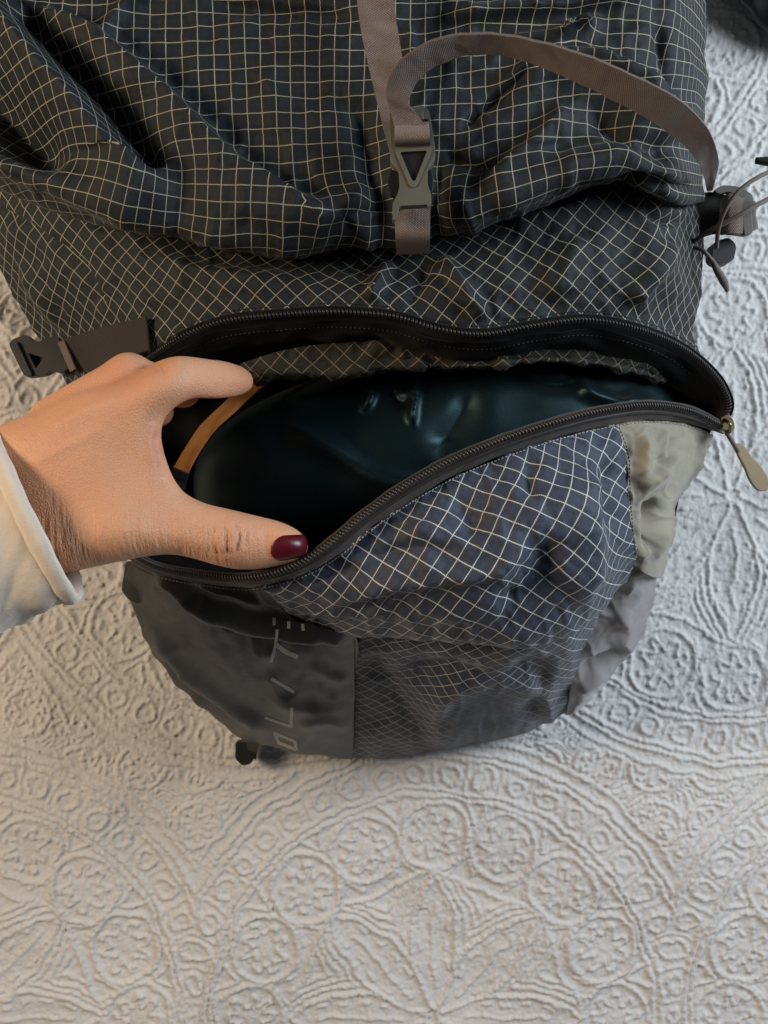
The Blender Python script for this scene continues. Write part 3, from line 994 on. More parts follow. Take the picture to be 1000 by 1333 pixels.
# -- stitching along the seams
def surf_hit(objs):
    trees = []
    dg = bpy.context.evaluated_depsgraph_get()
    for o in objs:
        trees.append(BVHTree.FromObject(o, dg))
    def hit(x, y):
        o = Vector((0, 0, H))
        d = (PV(x, y, 0.1) - o).normalized()
        best = None
        for t in trees:
            l, n, i, ds = t.ray_cast(o, d)
            if l is not None and (best is None or ds < best[2]):
                best = (l, n if n.dot(d) < 0 else -n, ds)
        return best
    return hit

def stitches(name, path, objs, mat, gap=5.0, ln=3.2, r=0.00035):
    hit = surf_hit(objs)
    Q = spline(path, 900)
    s = np.concatenate([[0], np.cumsum(np.hypot(*(Q[1:, :2] - Q[:-1, :2]).T))])
    vs, fs = [], []
    b = 0
    for k in range(int(s[-1] / gap)):
        a0 = k * gap
        pts = []
        for q in (a0, a0 + ln * 0.5, a0 + ln):
            x, y = np.interp(q, s, Q[:, 0]), np.interp(q, s, Q[:, 1])
            h = hit(x, y)
            if h: pts.append(h[0] + h[1] * r * (0.3 if q != a0 + ln * 0.5 else 0.9))
        if len(pts) < 3 or (pts[2] - pts[0]).length > 0.006:
            continue
        for p in pts:
            t = (pts[2] - pts[0]).normalized()
            sd = t.cross(Vector((0, 0, 1))).normalized()
            up = sd.cross(t)
            for q in range(4):
                an = q * math.pi / 2
                vs.append(p + (sd * math.cos(an) + up * math.sin(an)) * r)
        for L in range(2):
            for q in range(4):
                fs.append([b + L * 4 + q, b + L * 4 + (q + 1) % 4, b + L * 4 + 4 + (q + 1) % 4, b + L * 4 + 4 + q])
        b += 12
    if not vs: return
    me = mesh_from(name, np.array([tuple(v) for v in vs]), np.array(fs))
    o = new_obj(name, me, mat, pack)
    o['kind'] = 'stuff'
bpy.context.view_layer.update()
child = lambda n: [o for o in pack.children if o.name.split('.')[0] == n]
pk = child('pocket_panel') + child('corner_panel') + child('side_panel') + child('gusset') + child('stretch_pocket')
stitches('stitching', off(ZL, tw + 4.5, 0), pk, M['thread'])
stitches('stitching', [(806, 556, 0), (818, 590, 0), (820, 632, 0), (823, 680, 0), (828, 728, 0)], pk, M['thread_dk'], r=0.00022)
stitches('stitching', off(ZU, -9, 0), child('lower_band'), M['thread_dk'], gap=7, r=0.0003)
stitches('stitching', off(ZU, 22, 0)[2:14], child('zipper_flap'), M['thread_dk'], gap=6, r=0.0003)
stitches('stitching', [(462, 834, 0), (462, 880, 0), (462, 930, 0), (461, 975, 0)], pk, M['thread_dk'], gap=5, r=0.0003)

# -- lettering printed on the charcoal panel (reads upwards)
def stroke(pts, w, hit):
    out_v, out_f = [], []
    Q = spline([(x, y) for x, y in pts], max(6, 4 * len(pts))) if len(pts) > 2 else np.stack([np.linspace(pts[0][k], pts[1][k], 8) for k in range(2)], -1)
    T = np.gradient(Q, axis=0); T /= np.hypot(T[:, 0], T[:, 1])[:, None]
    for (x, y), (tx, ty) in zip(Q, T):
        for s in (-0.5, 0.5):
            h = hit(x - ty * w * s, y + tx * w * s)
            out_v.append(tuple(h[0] + h[1] * 0.00025))
            out_v.append(tuple(h[0] - h[1] * 0.0003))
    for i in range(len(Q) - 1):
        a = 4 * i; b = a + 4
        out_f += [[a, a + 2, b + 2, b], [a, b, b + 1, a + 1], [a + 2, a + 3, b + 3, b + 2]]
    return out_v, out_f
hit = surf_hit([left_panel])
letters = {
    'letter_e': [([(357, 804), (357, 814)], 4.0), ([(376, 809), (376, 818)], 4.0), ([(394, 812), (395, 821)], 4.0)],
    'letter_t': [([(361, 819), (359, 838), (353, 862)], 3.6), ([(359, 838), (372, 848), (388, 855)], 6.0)],
    'letter_i': [([(353, 883), (383, 901)], 4.2)],
    'letter_l': [([(380, 921), (379, 947)], 4.2), ([(380, 946), (345, 934)], 3.4)],
    'letter_o': [([(356, 953), (384, 965)], 4.0), ([(384, 964), (386, 977)], 4.0), ([(357, 953), (363, 966)], 4.0), ([(362, 966), (386, 976)], 4.0)],
}
for nm, sts in letters.items():
    V, F = [], []
    for pts, w in sts:
        v, f = stroke(pts, w, hit)
        F += [[q + len(V) for q in ff] for ff in f]
        V += v
    new_obj(nm, mesh_from(nm, np.array(V), np.array(F), smooth=False), M['print'], left_panel)

# -- webbing and buckles
# centre strap from above, ladder lock, side-release buckle, anchor webbing
ribbon('center_strap', [(455, -140, .280), (462, -40, .284), (467, 20, .284), (476, 70, .283), (488, 120, .280), (500, 170, .277), (508, 200, .277)],
       [(503, -140, .280), (508, -40, .284), (515, 20, .284), (523, 70, .283), (528, 110, .280), (532, 160, .277), (536, 200, .277)], M['web'], pack, n=110, wav=0.0012)
ribbon('strap_tail', [(514, 168, .292), (507, 140, .296), (503, 118, .302), (512, 90, .310), (538, 66, .316), (575, 49, .318), (612, 43, .318), (655, 45, .317), (730, 61, .315), (825, 98, .308), (895, 138, .295), (926, 175, .278), (935, 208, .255), (928, 246, .225)],
       [(556, 168, .292), (540, 145, .295), (533, 138, .297), (537, 116, .300), (552, 95, .303), (585, 77, .306), (612, 71, .306), (645, 70, .305), (705, 86, .302), (790, 125, .296), (860, 165, .284), (898, 195, .268), (914, 222, .250), (920, 246, .225)],
       M['web'], pack, n=200, wav=0.0005, m=9)
bk = bpy.data.objects.new('release_buckle', None)
COL.objects.link(bk); bk.parent = pack
ribbon('buckle_webbing', [(515, 161, .290), (514, 168, .2945), (514, 184, .2945), (515, 192, .288)], [(558, 160, .290), (559, 168, .2945), (560, 183, .2945), (560, 190, .288)], M['web'], bk, n=26)
ribbon('anchor_webbing', [(513, 268, .280), (514, 290, .2815), (515, 310, .278), (516, 330, .262)], [(560, 266, .280), (560, 290, .2815), (560, 310, .278), (560, 328, .262)], M['web'], pack, n=30)
plate('latch', round_poly([(507, 150), (512, 145), (552, 144), (558, 150), (563, 178), (566, 198), (564, 204), (509, 205), (509, 197)], 4),
      [round_poly([(512, 161), (557, 160), (560, 189), (513, 191)], 3)], .2855, .0050, M['plas'], bk)
plate('top_bar', round_poly([(509, 147), (550, 145), (552, 158), (512, 160)], 3), [], .2905, .0028, M['plas'], bk)
# receiver with the V-shaped window
plate('receiver', round_poly([(508, 204), (518, 203), (539, 246), (558, 202), (566, 201), (565, 216), (559, 223), (556, 226), (556, 246), (560, 256), (561, 270), (557, 275), (556, 271), (520, 273), (516, 288), (511, 292), (511, 270), (518, 256), (520, 246), (519, 228), (513, 222), (508, 216)], 3),
      [], .2862, .0058, M['plas'], bk)
def rim(name, outer, inner, z, t, mat, parent):
    return plate(name, outer, [inner], z, t, mat, parent, bevel=0.0004)
rim('window_rim', round_poly([(515, 196), (560, 194), (562, 199), (544, 240), (540, 246), (534, 245), (531, 238), (515, 201)], 3, 3),
    round_poly([(521, 200), (556, 198), (541, 236), (538, 238), (535, 234)], 2, 3), .2905, .0022, M['plas'], bk)
for sx in (0, 1):
    pts = [(509, 224), (518, 228), (520, 246), (515, 260), (508, 256), (504, 240)] if sx == 0 else [(557, 226), (561, 224), (564, 238), (563, 252), (559, 256), (556, 246)]
    plate('side_prong', round_poly(pts, 3), [], .2848, .0042, M['plas_dk'], bk)
plate('window_back', [(519, 201), (557, 199), (545, 238), (534, 238)], [], .2860, .0050, M['coil_dk'], bk, bevel=0)

# left side compression buckle
lb = bpy.data.objects.new('side_buckle', None)
COL.objects.link(lb); lb.parent = pack
ribbon('side_webbing', [(70, 446, .190), (100, 436, .198), (140, 424, .212), (190, 412, .225)], [(88, 492, .185), (118, 482, .193), (152, 470, .207), (195, 455, .222)], M['web_dk'], pack, n=40)
plate('receiver', round_poly([(17, 450), (22, 444), (40, 438), (48, 446), (58, 447), (66, 441), (80, 440), (96, 481), (84, 488), (72, 484), (64, 490), (40, 493), (35, 488)], 4), [round_poly([(42, 462), (62, 468), (52, 482)], 2)], .186, .0068, M['plas_dk'], lb)
plate('window_back', [(38, 458), (66, 466), (52, 486)], [], .1862, .0020, M['coil_dk'], lb, bevel=0)
plate('latch', round_poly([(17, 450), (24, 445), (44, 489), (38, 492)], 2), [], .1915, .0030, M['plas_dk'], lb)
ribbon('keeper', [(76, 446, .1935), (84, 443, .1945)], [(92, 484, .1930), (99, 480, .1940)], M['web'], lb, n=10, thick=0.0016)

# right side: strap end, ladder lock and shock cord
ribbon('side_webbing', [(898, 256, .188), (925, 250, .190), (955, 258, .186)], [(908, 312, .184), (930, 305, .186), (950, 306, .184)], M['web_dk'], pack, n=26)
ll = bpy.data.objects.new('ladder_lock', None)
COL.objects.link(ll); ll.parent = pack
plate('frame', round_poly([(926, 250), (938, 244), (958, 246), (976, 256), (982, 300), (970, 309), (948, 306), (955, 300), (962, 262), (946, 252), (932, 256)], 4), [], .190, .0045, M['plas'], ll)
plate('cross_bar', round_poly([(962, 258), (974, 254), (977, 306), (966, 308)], 3), [], .194, .0040, M['plas'], ll)
ribbon('webbing_fold', [(938, 258, .197), (950, 252, .200), (966, 258, .198), (982, 262, .190)], [(938, 306, .195), (950, 304, .198), (966, 304, .197), (986, 298, .188)], M['web'], ll, n=30, wav=0.0006)
cords = [
    [(898, 318, .192), (925, 300, .206), (955, 284, .212), (985, 267, .212), (1030, 245, .20)],
    [(933, 322, .200), (936, 296, .210), (945, 272, .216), (966, 245, .218), (990, 229, .216), (1030, 214, .205)],
    [(899, 320, .192), (915, 326, .200), (928, 340, .200)],
]
for i, c in enumerate(cords):
    tube('shock_cord', c, 0.00115 if i else 0.0013, M['cord'], pack, n=50)
tube('cord_tip', [(926, 336, .200), (934, 352, .198), (942, 366, .192), (947, 378, .186)], [0.0010, 0.0019, 0.0021, 0.0022, 0.0012], M['cord'], pack, n=30)
tube('cord_tip', [(984, 209, .200), (1000, 210, .200), (1030, 214, .198)], [0.0018, 0.0026, 0.0026, 0.0024], M['plas_dk'], pack, n=20)
tube('eyelet', [(895, 312, .190), (899, 318, .192), (901, 324, .190)], [0.0016, 0.0026, 0.0016], M['metal'], pack, n=12)
plate('cord_toggle', round_poly([(920, 322), (940, 316), (950, 326), (946, 346), (930, 350), (918, 344)], 6, 4), [], .176, .012, M['plas_dk'], pack, bevel=0.002)

# zipper slider and its tan pull
sl = bpy.data.objects.new('zipper_slider', None)
COL.objects.link(sl); sl.parent = pack
plate('slider_body', round_poly([(934, 545), (944, 540), (952, 548), (953, 560), (944, 566), (935, 560)], 4), [], .1665, .0055, M['metal'], sl, bevel=0.0008)
tube('slider_bail', [(944, 546, .172), (950, 552, .177), (950, 562, .172), (946, 566, .168)], 0.0010, M['metal'], sl, n=20)
tube('pull_cord', [(946, 563, .171), (954, 576, .170), (961, 588, .168)], 0.0013, M['cord'], sl, n=16)
plate('pull_tab', smooth_poly([(955, 578), (961, 577), (975, 592), (992, 612), (999, 628), (997, 638), (986, 639), (977, 630), (967, 608), (957, 588)], 40), [], .163, .0032, M['pull'], sl, slope=(-0.00012, -0.00006), bevel=0.0008)

# left pull tab and the foot buckle
plate('side_tab', round_poly([(166, 730), (190, 732), (196, 760), (184, 786), (170, 781), (160, 768)], 4), [], .130, .004, M['pull_dk'] if 'pull_dk' in M else M['plas'], pack, slope=(0.0004, -0.0002), bevel=0.001)
ft = bpy.data.objects.new('foot_buckle', None)
COL.objects.link(ft); ft.parent = pack
plate('foot_frame', round_poly([(309, 962), (330, 964), (336, 972), (330, 990), (318, 994), (308, 984)], 4), [], .014, .008, M['plas_dk'], ft, bevel=0.001)
ribbon('foot_webbing', [(318, 955, .030), (322, 970, .024), (324, 984, .018)], [(340, 962, .030), (336, 974, .024), (333, 988, .018)], M['web_dk'], ft, n=14)

# ------------------------------------------------------------------ stuffed sack inside the compartment
def sack():
    nu, nv = 220, 130
    th = np.linspace(0, 2 * math.pi, nu, endpoint=False)
    ph = np.linspace(-math.pi / 2 + 0.02, math.pi / 2 - 0.02, nv)
    T, F = np.meshgrid(th, ph)
    sg = lambda v, e: np.sign(v) * np.abs(v) ** e
    ux = sg(np.cos(F), 0.75) * sg(np.cos(T), 0.85)
    uy = sg(np.cos(F), 0.75) * sg(np.sin(T), 0.85)
    uz = sg(np.sin(F), 0.9)
    cpx, cpy = 566.0, 588.0
    s = (H - 0.15) * K
    x = (cpx - 500) * s + ux * 316 * s
    y = (666.5 - cpy) * s + uy * 128 * s + ux * 0.020
    z = 0.140 + uz * 0.064
    px = x / ((H - z) * K) + 500
    py = 666.5 - y / ((H - z) * K)
    d = 0
    for f in (fold([(470, 480), (485, 510), (470, 540)], 5, 7, 0.006, 0.3), fold([(545, 478), (540, 515), (536, 560)], 4, 5, 0.006, 0.25), fold([(505, 500), (520, 522), (538, 520)], 6, 6, -0.004, 0.3),
              fold([(350, 545), (420, 575), (500, 625), (600, 640)], 10, 18, 0.006, 0.25), fold([(770, 480), (762, 505), (790, 520), (860, 522)], 7, 9, 0.007, 0.25),
              fold([(660, 480), (720, 500), (765, 498)], 9, 9, -0.005, 0.3), fold([(620, 500), (600, 540), (560, 600)], 16, 16, -0.004, 0.3), fold([(840, 500), (800, 540), (760, 560)], 9, 9, 0.004, 0.3)):
        d = d + f(px, py)
    d = d + 0.0016 * fbm(px / 95, py / 95, 2, 61)
    z = z + np.where(uz > -0.2, d, 0)
    V = np.stack([x, y, z], -1)
    i = np.arange(nv - 1)[:, None] * nu
    j = np.arange(nu)[None]
    f = np.stack([i + j, i + (j + 1) % nu, i + nu + (j + 1) % nu, i + nu + j], -1).reshape(-1, 4)
    v = V.reshape(-1, 3)
    nb = len(v)
    v = np.vstack([v, V[0].mean(0)[None], V[-1].mean(0)[None]])
    caps = []
    for q in range(0, nu, 2):
        caps.append([nb, (q + 2) % nu, q + 1, q])
        o = (nv - 1) * nu
        caps.append([nb + 1, o + q, o + q + 1, o + (q + 2) % nu])
    me = mesh_from('stuff_sack', v, np.vstack([f, caps]))
    o = new_obj('stuff_sack', me, M['teal'])
    tag(o, 'glossy dark teal nylon stuff sack packed inside the open compartment', 'sack')
sack()

# ------------------------------------------------------------------ hand (one continuous surface) reaching into the compartment
def surface_nets(F, org, h):
    S = F < 0
    nx, ny, nz = F.shape
    cs = np.zeros((nx - 1, ny - 1, nz - 1), int)
    for a in (0, 1):
        for b in (0, 1):
            for c in (0, 1):
                cs += S[a:nx - 1 + a, b:ny - 1 + b, c:nz - 1 + c]
    act = (cs > 0) & (cs < 8)
    idx = np.argwhere(act)
    ids = np.full(act.shape, -1, int)
    ids[act] = np.arange(len(idx))
    acc = np.zeros((len(idx), 3)); cnt = np.zeros(len(idx))
    corners = [(a, b, c) for a in (0, 1) for b in (0, 1) for c in (0, 1)]
    val = {c: F[idx[:, 0] + c[0], idx[:, 1] + c[1], idx[:, 2] + c[2]] for c in corners}
    for c in corners:
        for ax in range(3):
            if c[ax] == 0:
                d = list(c); d[ax] = 1; d = tuple(d)
                a, b = val[c], val[d]
                m = (a < 0) != (b < 0)
                t = np.where(m, a / np.where(m, a - b, 1), 0)
                p = np.tile(np.array(c, float), (len(idx), 1))
                p[:, ax] = t
                acc[m] += p[m]; cnt[m] += 1
    V = org + (idx + acc / cnt[:, None]) * h
    quads = []
    for ax in range(3):
        o1, o2 = (ax + 1) % 3, (ax + 2) % 3
        sl0 = [slice(None)] * 3; sl1 = [slice(None)] * 3
        sl0[ax] = slice(0, -1); sl1[ax] = slice(1, None)
        ch = S[tuple(sl0)] != S[tuple(sl1)]
        e = np.argwhere(ch)
        e = e[(e[:, o1] > 0) & (e[:, o2] > 0) & (e[:, o1] < F.shape[o1] - 1) & (e[:, o2] < F.shape[o2] - 1)]
        def cid(d1, d2):
            q = e.copy(); q[:, o1] -= d1; q[:, o2] -= d2
            return ids[q[:, 0], q[:, 1], q[:, 2]]
        Q = np.stack([cid(1, 1), cid(0, 1), cid(0, 0), cid(1, 0)], -1)
        fl = ~S[e[:, 0], e[:, 1], e[:, 2]]
        Q[fl] = Q[fl][:, ::-1]
        quads.append(Q)
    return V, np.vstack(quads)

def hand():
    outline = [(-270, 640), (-120, 592), (0, 553), (50, 534), (95, 512), (140, 500), (178, 484), (203, 471), (226, 464), (270, 467), (300, 472), (320, 480), (330, 492), (328, 505), (315, 514), (285, 519), (247, 520), (228, 530),
               (214, 546), (210, 562), (212, 582), (217, 600), (226, 622), (239, 640), (262, 653), (300, 663), (337, 672), (370, 681), (390, 692), (401, 706), (401, 717), (391, 727), (365, 736), (335, 741), (308, 741),
               (282, 736), (255, 728), (225, 722), (193, 724), (157, 731), (110, 741), (60, 752), (-30, 775), (-270, 840)]
    pl = spline(outline, 220, closed=True)
    gx = np.arange(-275, 412, 1.5); gy = np.arange(440, 860, 1.5)
    GX, GY = np.meshgrid(gx, gy, indexing='ij')
    pc = np.vstack([pl, pl[:1]])
    d, _, _ = polydist(GX, GY, pc)
    ins = np.zeros(GX.shape, bool)
    for k in range(len(pl)):
        (x1, y1), (x2, y2) = pc[k], pc[k + 1]
        c = ((y1 > GY) != (y2 > GY)) & (GX < (x2 - x1) * (GY - y1) / (y2 - y1 + 1e-12) + x1)
        ins ^= c
    D = np.where(ins, d, -d)
    h = 0.0011
    lo = np.array([-0.215, -0.045, 0.195]); hi = np.array([-0.030, 0.082, 0.302])
    nx, ny, nz = ((hi - lo) / h).astype(int)
    x = lo[0] + np.arange(nx) * h; y = lo[1] + np.arange(ny) * h; z = lo[2] + np.arange(nz) * h
    X, Y, Z = np.meshgrid(x, y, z, indexing='ij')
    px = X / ((H - Z) * K) + 500
    py = 666.5 - Y / ((H - Z) * K)
    fx = np.clip((px - gx[0]) / 1.5, 0, len(gx) - 1.001); fy = np.clip((py - gy[0]) / 1.5, 0, len(gy) - 1.001)
    ix, iy = fx.astype(int), fy.astype(int); tx, ty = fx - ix, fy - iy
    d = (D[ix, iy] * (1 - tx) * (1 - ty) + D[ix + 1, iy] * tx * (1 - ty) + D[ix, iy + 1] * (1 - tx) * ty + D[ix + 1, iy + 1] * tx * ty)
    d = d * (H - 0.262) * K
    ss = lambda v, a, b: (lambda t: t * t * (3 - 2 * t))(np.clip((v - a) / (b - a), 0, 1))
    # middle sheet of the hand: knuckles high, index dips into the pack, thumb slopes towards its tip
    z0 = 0.262 + 0 * px
    z0 = z0 - 0.042 * ss(px, 225, 350) * (1 - ss(py, 540, 610))
    z0 = z0 - 0.013 * ss(px, 150, 400) * ss(py, 590, 680)
    z0 = z0 - 0.012 * (1 - ss(px, -150, 60))
    bump = lambda cx, cy, sx, sy: np.exp(-((px - cx) / sx) ** 2 - ((py - cy) / sy) ** 2)
    R = 0.0098 + 0.0055 * (1 - ss(px, 130, 250)) + 0.0022 * ss(py, 640, 680) * ss(px, 200, 260)
    z0 = z0 + 0.0030 * bump(205, 505, 38, 30) + 0.0035 * bump(60, 610, 110, 60) + 0.0030 * bump(150, 690, 90, 40) - 0.0030 * bump(170, 600, 50, 45)
    z0 = z0 + 0.0012 * bump(300, 705, 26, 40) - 0.0012 * bump(345, 705, 20, 40)
    dz = Z - z0
    f = np.hypot(np.maximum(R - d, 0), dz) - R
    def cap(p, q, r0, r1):
        a = np.array(PV(*p)); b = np.array(PV(*q))
        ab = b - a
        t = np.clip(((X - a[0]) * ab[0] + (Y - a[1]) * ab[1] + (Z - a[2]) * ab[2]) / (ab @ ab), 0, 1)
        return np.sqrt((X - a[0] - t * ab[0]) ** 2 + (Y - a[1] - t * ab[1]) ** 2 + (Z - a[2] - t * ab[2]) ** 2) - (r0 + (r1 - r0) * t)
    def smin(a, b, k):
        m = np.clip(0.5 + 0.5 * (b - a) / k, 0, 1)
        return b * (1 - m) + a * m - k * m * (1 - m)
    # middle finger: knuckle hump behind the index, then down into the pack
    mid = smin(cap((70, 548, .252), (168, 491, .250), .0118, .0112), cap((168, 491, .250), (238, 508, .216), .0108, .0092), .004)
    ring = smin(cap((60, 566, .242), (138, 522, .236), .0115, .0105), cap((138, 522, .236), (205, 535, .206), .0100, .0085), .004)
    pinky = smin(cap((40, 590, .235), (110, 556, .226), .0105, .0090), cap((110, 556, .226), (170, 570, .204), .0085, .0072), .004)
    f = smin(f, smin(mid, smin(ring, pinky, .003), .002), .0035)
    V, Q = surface_nets(f, lo, h)
    # two light smoothing passes
    E = np.vstack([Q[:, [0, 1]], Q[:, [1, 2]], Q[:, [2, 3]], Q[:, [3, 0]]])
    for _ in range(3):
        acc = np.zeros_like(V); cnt = np.zeros(len(V))
        np.add.at(acc, E[:, 0], V[E[:, 1]]); np.add.at(cnt, E[:, 0], 1)
        np.add.at(acc, E[:, 1], V[E[:, 0]]); np.add.at(cnt, E[:, 1], 1)
        V = 0.4 * V + 0.6 * acc / np.maximum(cnt, 1)[:, None]
    me = mesh_from('person', V, Q)
    me.update()
    o = new_obj('person', me, M['skin'])
    # skin creases: knuckle of the thumb, web of the thumb, finger joint
    n = np.zeros(len(V) * 3, np.float32); me.vertices.foreach_get('normal', n); n = n.reshape(-1, 3)
    if (n[:, 2] * (V[:, 2] - V[:, 2].mean())).mean() < 0:
        me.flip_normals(); n = -n
    qx = V[:, 0] / ((H - V[:, 2]) * K) + 500
    qy = 666.5 - V[:, 1] / ((H - V[:, 2]) * K)
    topm = np.clip(n[:, 2] * 2 + 0.2, 0, 1)
    cr = 0
    for poly, w, a in (([(281, 684), (278, 700), (282, 718), (288, 728)], 2.6, -.0009), ([(290, 684), (296, 694), (295, 712), (298, 726)], 2.4, -.0009), ([(300, 680), (311, 690), (309, 708), (304, 722)], 2.4, -.0009),
                       ([(318, 684), (321, 698), (318, 716)], 2.4, -.0006), ([(286, 690), (287, 705), (290, 720)], 3.0, .0006), ([(303, 690), (303, 706), (301, 720)], 3.4, .0008), ([(272, 690), (270, 708), (275, 724)], 2.4, -.0005),
                       ([(350, 695), (346, 708), (350, 728)], 3.0, -.0005), ([(262, 690), (258, 708), (262, 724)], 2.5, -.0003), ([(236, 700), (232, 712), (238, 722)], 3, -.0003),
                       ([(205, 560), (202, 585), (208, 612)], 4.0, -.0008), ([(200, 545), (194, 575), (200, 610)], 5.0, .0006), ([(204, 470), (212, 482), (214, 496)], 3.0, -.0007), ([(198, 474), (204, 486)], 2.5, -.0006),
                       ([(60, 560), (110, 535), (160, 515)], 9, .0008), ([(30, 610), (90, 580), (140, 556)], 8, .0006)):
        cr = cr + fold(poly, w, w, a * 1.25, 0.2)(qx, qy)
    V2 = V + n * (cr * topm)[:, None]
    me.vertices.foreach_set('co', V2.astype(np.float32).ravel())
    me.update()
    g = lambda cx, cy, sx, sy: np.exp(-((qx - cx) / sx) ** 2 - ((qy - cy) / sy) ** 2)
    fl = 0.8 * g(205, 585, 14, 40) + 0.55 * g(318, 495, 30, 25) + 0.5 * g(160, 490, 40, 25) + 0.35 * g(345, 715, 30, 26) + 0.4 * g(300, 705, 18, 28) + 0.25 * g(250, 510, 40, 10) + 0.25 * g(205, 480, 14, 14)
    at = me.attributes.new('flush', 'FLOAT', 'POINT'); at.data.foreach_set('value', np.clip(fl, 0, 1).astype(np.float32))
    cm = np.clip(1.2 * g(180, 705, 110, 32) + 0.6 * g(60, 700, 60, 60) + 0.5 * g(300, 705, 40, 30), 0, 1)
    at = me.attributes.new('crease', 'FLOAT', 'POINT'); at.data.foreach_set('value', cm.astype(np.float32))
    return o
person = hand()
tag(person, 'left hand with dark red thumbnail and cream sleeve holding the compartment open', 'person')

def nail():
    bpy.context.view_layer.update()
    bvh = BVHTree.FromObject(person, bpy.context.evaluated_depsgraph_get())
    nu, nv = 22, 18
    o = Vector((0, 0, H))
    top, bot = [], []
    for i in range(nu):
        u = i / (nu - 1)
        cx, cy = 353 + 47 * u, 715 - 5 * u
        w = 17.5 * (1 - 0.18 * u)
        # rounded cuticle, gently rounded tip
        e = min(1.0, math.sqrt(max(0.0, 1 - max(0, (0.38 - u) / 0.38) ** 2)) if u < 0.38 else 1.0)
        e *= math.sqrt(max(0.0, 1 - max(0, (u - 0.80) / 0.20) ** 2)) if u > 0.8 else 1.0
        e = max(e, 0.30)
        for j in range(nv):
            v = j / (nv - 1) * 2 - 1
            x, y = cx - v * w * e * 0.10, cy + v * w * e
            d = (PV(x, y, 0.25) - o).normalized()
            l, n, _, _ = bvh.ray_cast(o, d)
            if l is None:
                l = PV(x, y, 0.252); n = Vector((0, 0, 1))
            if n.dot(d) > 0: n = -n
            edge = 1 - max(abs(v), abs(2 * u - 1)) ** 4
            top.append(tuple(l + n * (0.00015 + 0.0007 * edge)))
            bot.append(tuple(l - n * 0.0007))
    f = grid_faces(nu, nv)
    N = nu * nv
    f2 = f[:, ::-1] + N
    ring = [j for j in range(nv)] + [i * nv + nv - 1 for i in range(1, nu)] + [(nu - 1) * nv + j for j in range(nv - 2, -1, -1)] + [i * nv for i in range(nu - 2, 0, -1)]
    sk = [[ring[k], ring[(k + 1) % len(ring)], ring[(k + 1) % len(ring)] + N, ring[k] + N] for k in range(len(ring))]
    me = mesh_from('fingernail', np.array(top + bot), np.vstack([f, f2, sk]))
    bm = bmesh.new(); bm.from_mesh(me); bmesh.ops.recalc_face_normals(bm, faces=bm.faces); bm.to_mesh(me); bm.free()
    ob = new_obj('fingernail', me, M['nail'], person)
    ob['label'] = 'short thumbnail painted dark red'
nail()

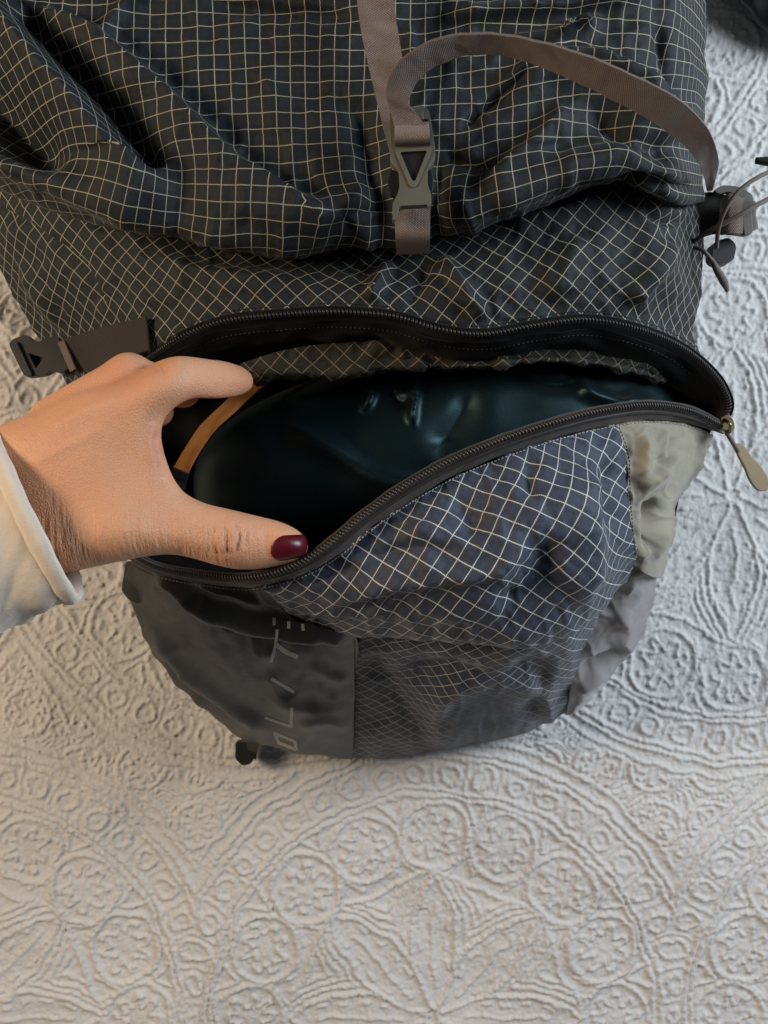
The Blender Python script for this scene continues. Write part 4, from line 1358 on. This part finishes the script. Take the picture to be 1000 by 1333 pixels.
def sleeve():
    # rings from the cuff back along the forearm, measured edge to edge; the cuff front bulges towards the hand
    nr, k = 60, 96
    t = np.linspace(0, 1, nr)
    up = spline([(-4, 566, .262), (-60, 560, .262), (-150, 590, .258), (-300, 640, .25)], nr)
    dn = spline([(98, 778, .262), (40, 806, .260), (-60, 855, .256), (-230, 930, .25)], nr)
    an = np.linspace(0, 2 * math.pi, k, endpoint=False)
    a, b = P(up[:, 0], up[:, 1], up[:, 2]), P(dn[:, 0], dn[:, 1], dn[:, 2])
    c = (a + b) / 2
    half = (b - a) / 2
    ax = np.gradient(c, axis=0); ax /= np.sqrt((ax ** 2).sum(-1, keepdims=True))
    thick = np.interp(t, [0, 0.2, 1], [0.027, 0.030, 0.036])
    V = np.zeros((nr, k, 3))
    for i in range(nr):
        for q in range(k):
            s, w = math.sin(an[q]), -math.cos(an[q])
            V[i, q] = c[i] + half[i] * w + np.array([0, 0, 1.0]) * s * thick[i]
            V[i, q] += -ax[i] * 0.007 * max(0, s) * (1 - t[i])      # front of the cuff rides forward
    # loose folds
    A, T = np.meshgrid(an, t)
    wr = 0.0035 * np.clip(T * 8, 0.15, 1) * fbm(np.cos(A) * 1.4 + T * 5, np.sin(A) * 1.4 + T * 2.2, 3, 71) + 0.0022 * np.sin(T * 26 + 2.5 * np.sin(A + 0.7)) * np.clip(np.sin(A * 1.0 + 0.3), 0, 1) * np.clip(T * 5, 0, 1)
    rad = V - c[:, None]
    rad /= np.sqrt((rad ** 2).sum(-1, keepdims=True))
    V = V + rad * wr[..., None]
    i = np.arange(nr - 1)[:, None] * k
    j = np.arange(k)[None]
    f = np.stack([i + j, i + (j + 1) % k, i + k + (j + 1) % k, i + k + j], -1).reshape(-1, 4)
    me = mesh_from('sleeve', V.reshape(-1, 3), f)
    bm = bmesh.new(); bm.from_mesh(me); bmesh.ops.recalc_face_normals(bm, faces=bm.faces); bm.to_mesh(me); bm.free()
    o = new_obj('sleeve', me, M['knit'], person)
    md = o.modifiers.new('cloth_thickness', 'SOLIDIFY'); md.thickness = 0.0016; md.offset = -1
    o['label'] = 'cream cotton sleeve with a rolled cuff'
    # rolled hem
    ring = V[0]
    kk = 14
    rr = 0.0048
    aq = np.linspace(0, 2 * math.pi, kk, endpoint=False)
    vs = []
    for q in range(k):
        n = rad[0, q]; x = ax[0]
        jit = 1 + 0.05 * math.sin(q * 0.5) + 0.03 * math.sin(q * 1.3 + 1)
        for w in aq:
            vs.append(ring[q] + (n * math.cos(w) * 0.75 + x * math.sin(w) * 1.05) * rr * jit + x * 0.003)
    f = []
    for q in range(k):
        for w in range(kk):
            f.append([q * kk + w, q * kk + (w + 1) % kk, ((q + 1) % k) * kk + (w + 1) % kk, ((q + 1) % k) * kk + w])
    me = mesh_from('cuff', np.array(vs), np.array(f))
    bm = bmesh.new(); bm.from_mesh(me); bmesh.ops.recalc_face_normals(bm, faces=bm.faces); bm.to_mesh(me); bm.free()
    new_obj('cuff', me, M['knit'], o)
sleeve()

# ------------------------------------------------------------------ dark garment at the corner of the bed
def garment():
    nu, nv = 80, 40
    T, F = np.meshgrid(np.linspace(0, 2 * math.pi, nu, endpoint=False), np.linspace(-1.5, 1.5, nv))
    s = (H - 0.02) * K
    x = (1085 - 500) * s + 148 * s * np.cos(F) ** 0.8 * np.cos(T)
    y = (666.5 + 60) * s + 120 * s * np.cos(F) ** 0.8 * np.sin(T)
    z = 0.024 + 0.022 * np.sin(F)
    n = fbm(x * 28, y * 28 + z * 20, 3, 81)
    x = x + 0.006 * n; z = np.maximum(z + 0.006 * fbm(x * 40, y * 40, 2, 88), 0.002)
    V = np.stack([x, y, z], -1)
    i = np.arange(nv - 1)[:, None] * nu
    j = np.arange(nu)[None]
    f = np.stack([i + j, i + (j + 1) % nu, i + nu + (j + 1) % nu, i + nu + j], -1).reshape(-1, 4)
    me = mesh_from('folded_garment', V.reshape(-1, 3), f)
    o = new_obj('folded_garment', me, M['fleece'])
    tag(o, 'dark green black folded garment lying on the bedspread beyond the shock cord', 'clothing')
garment()
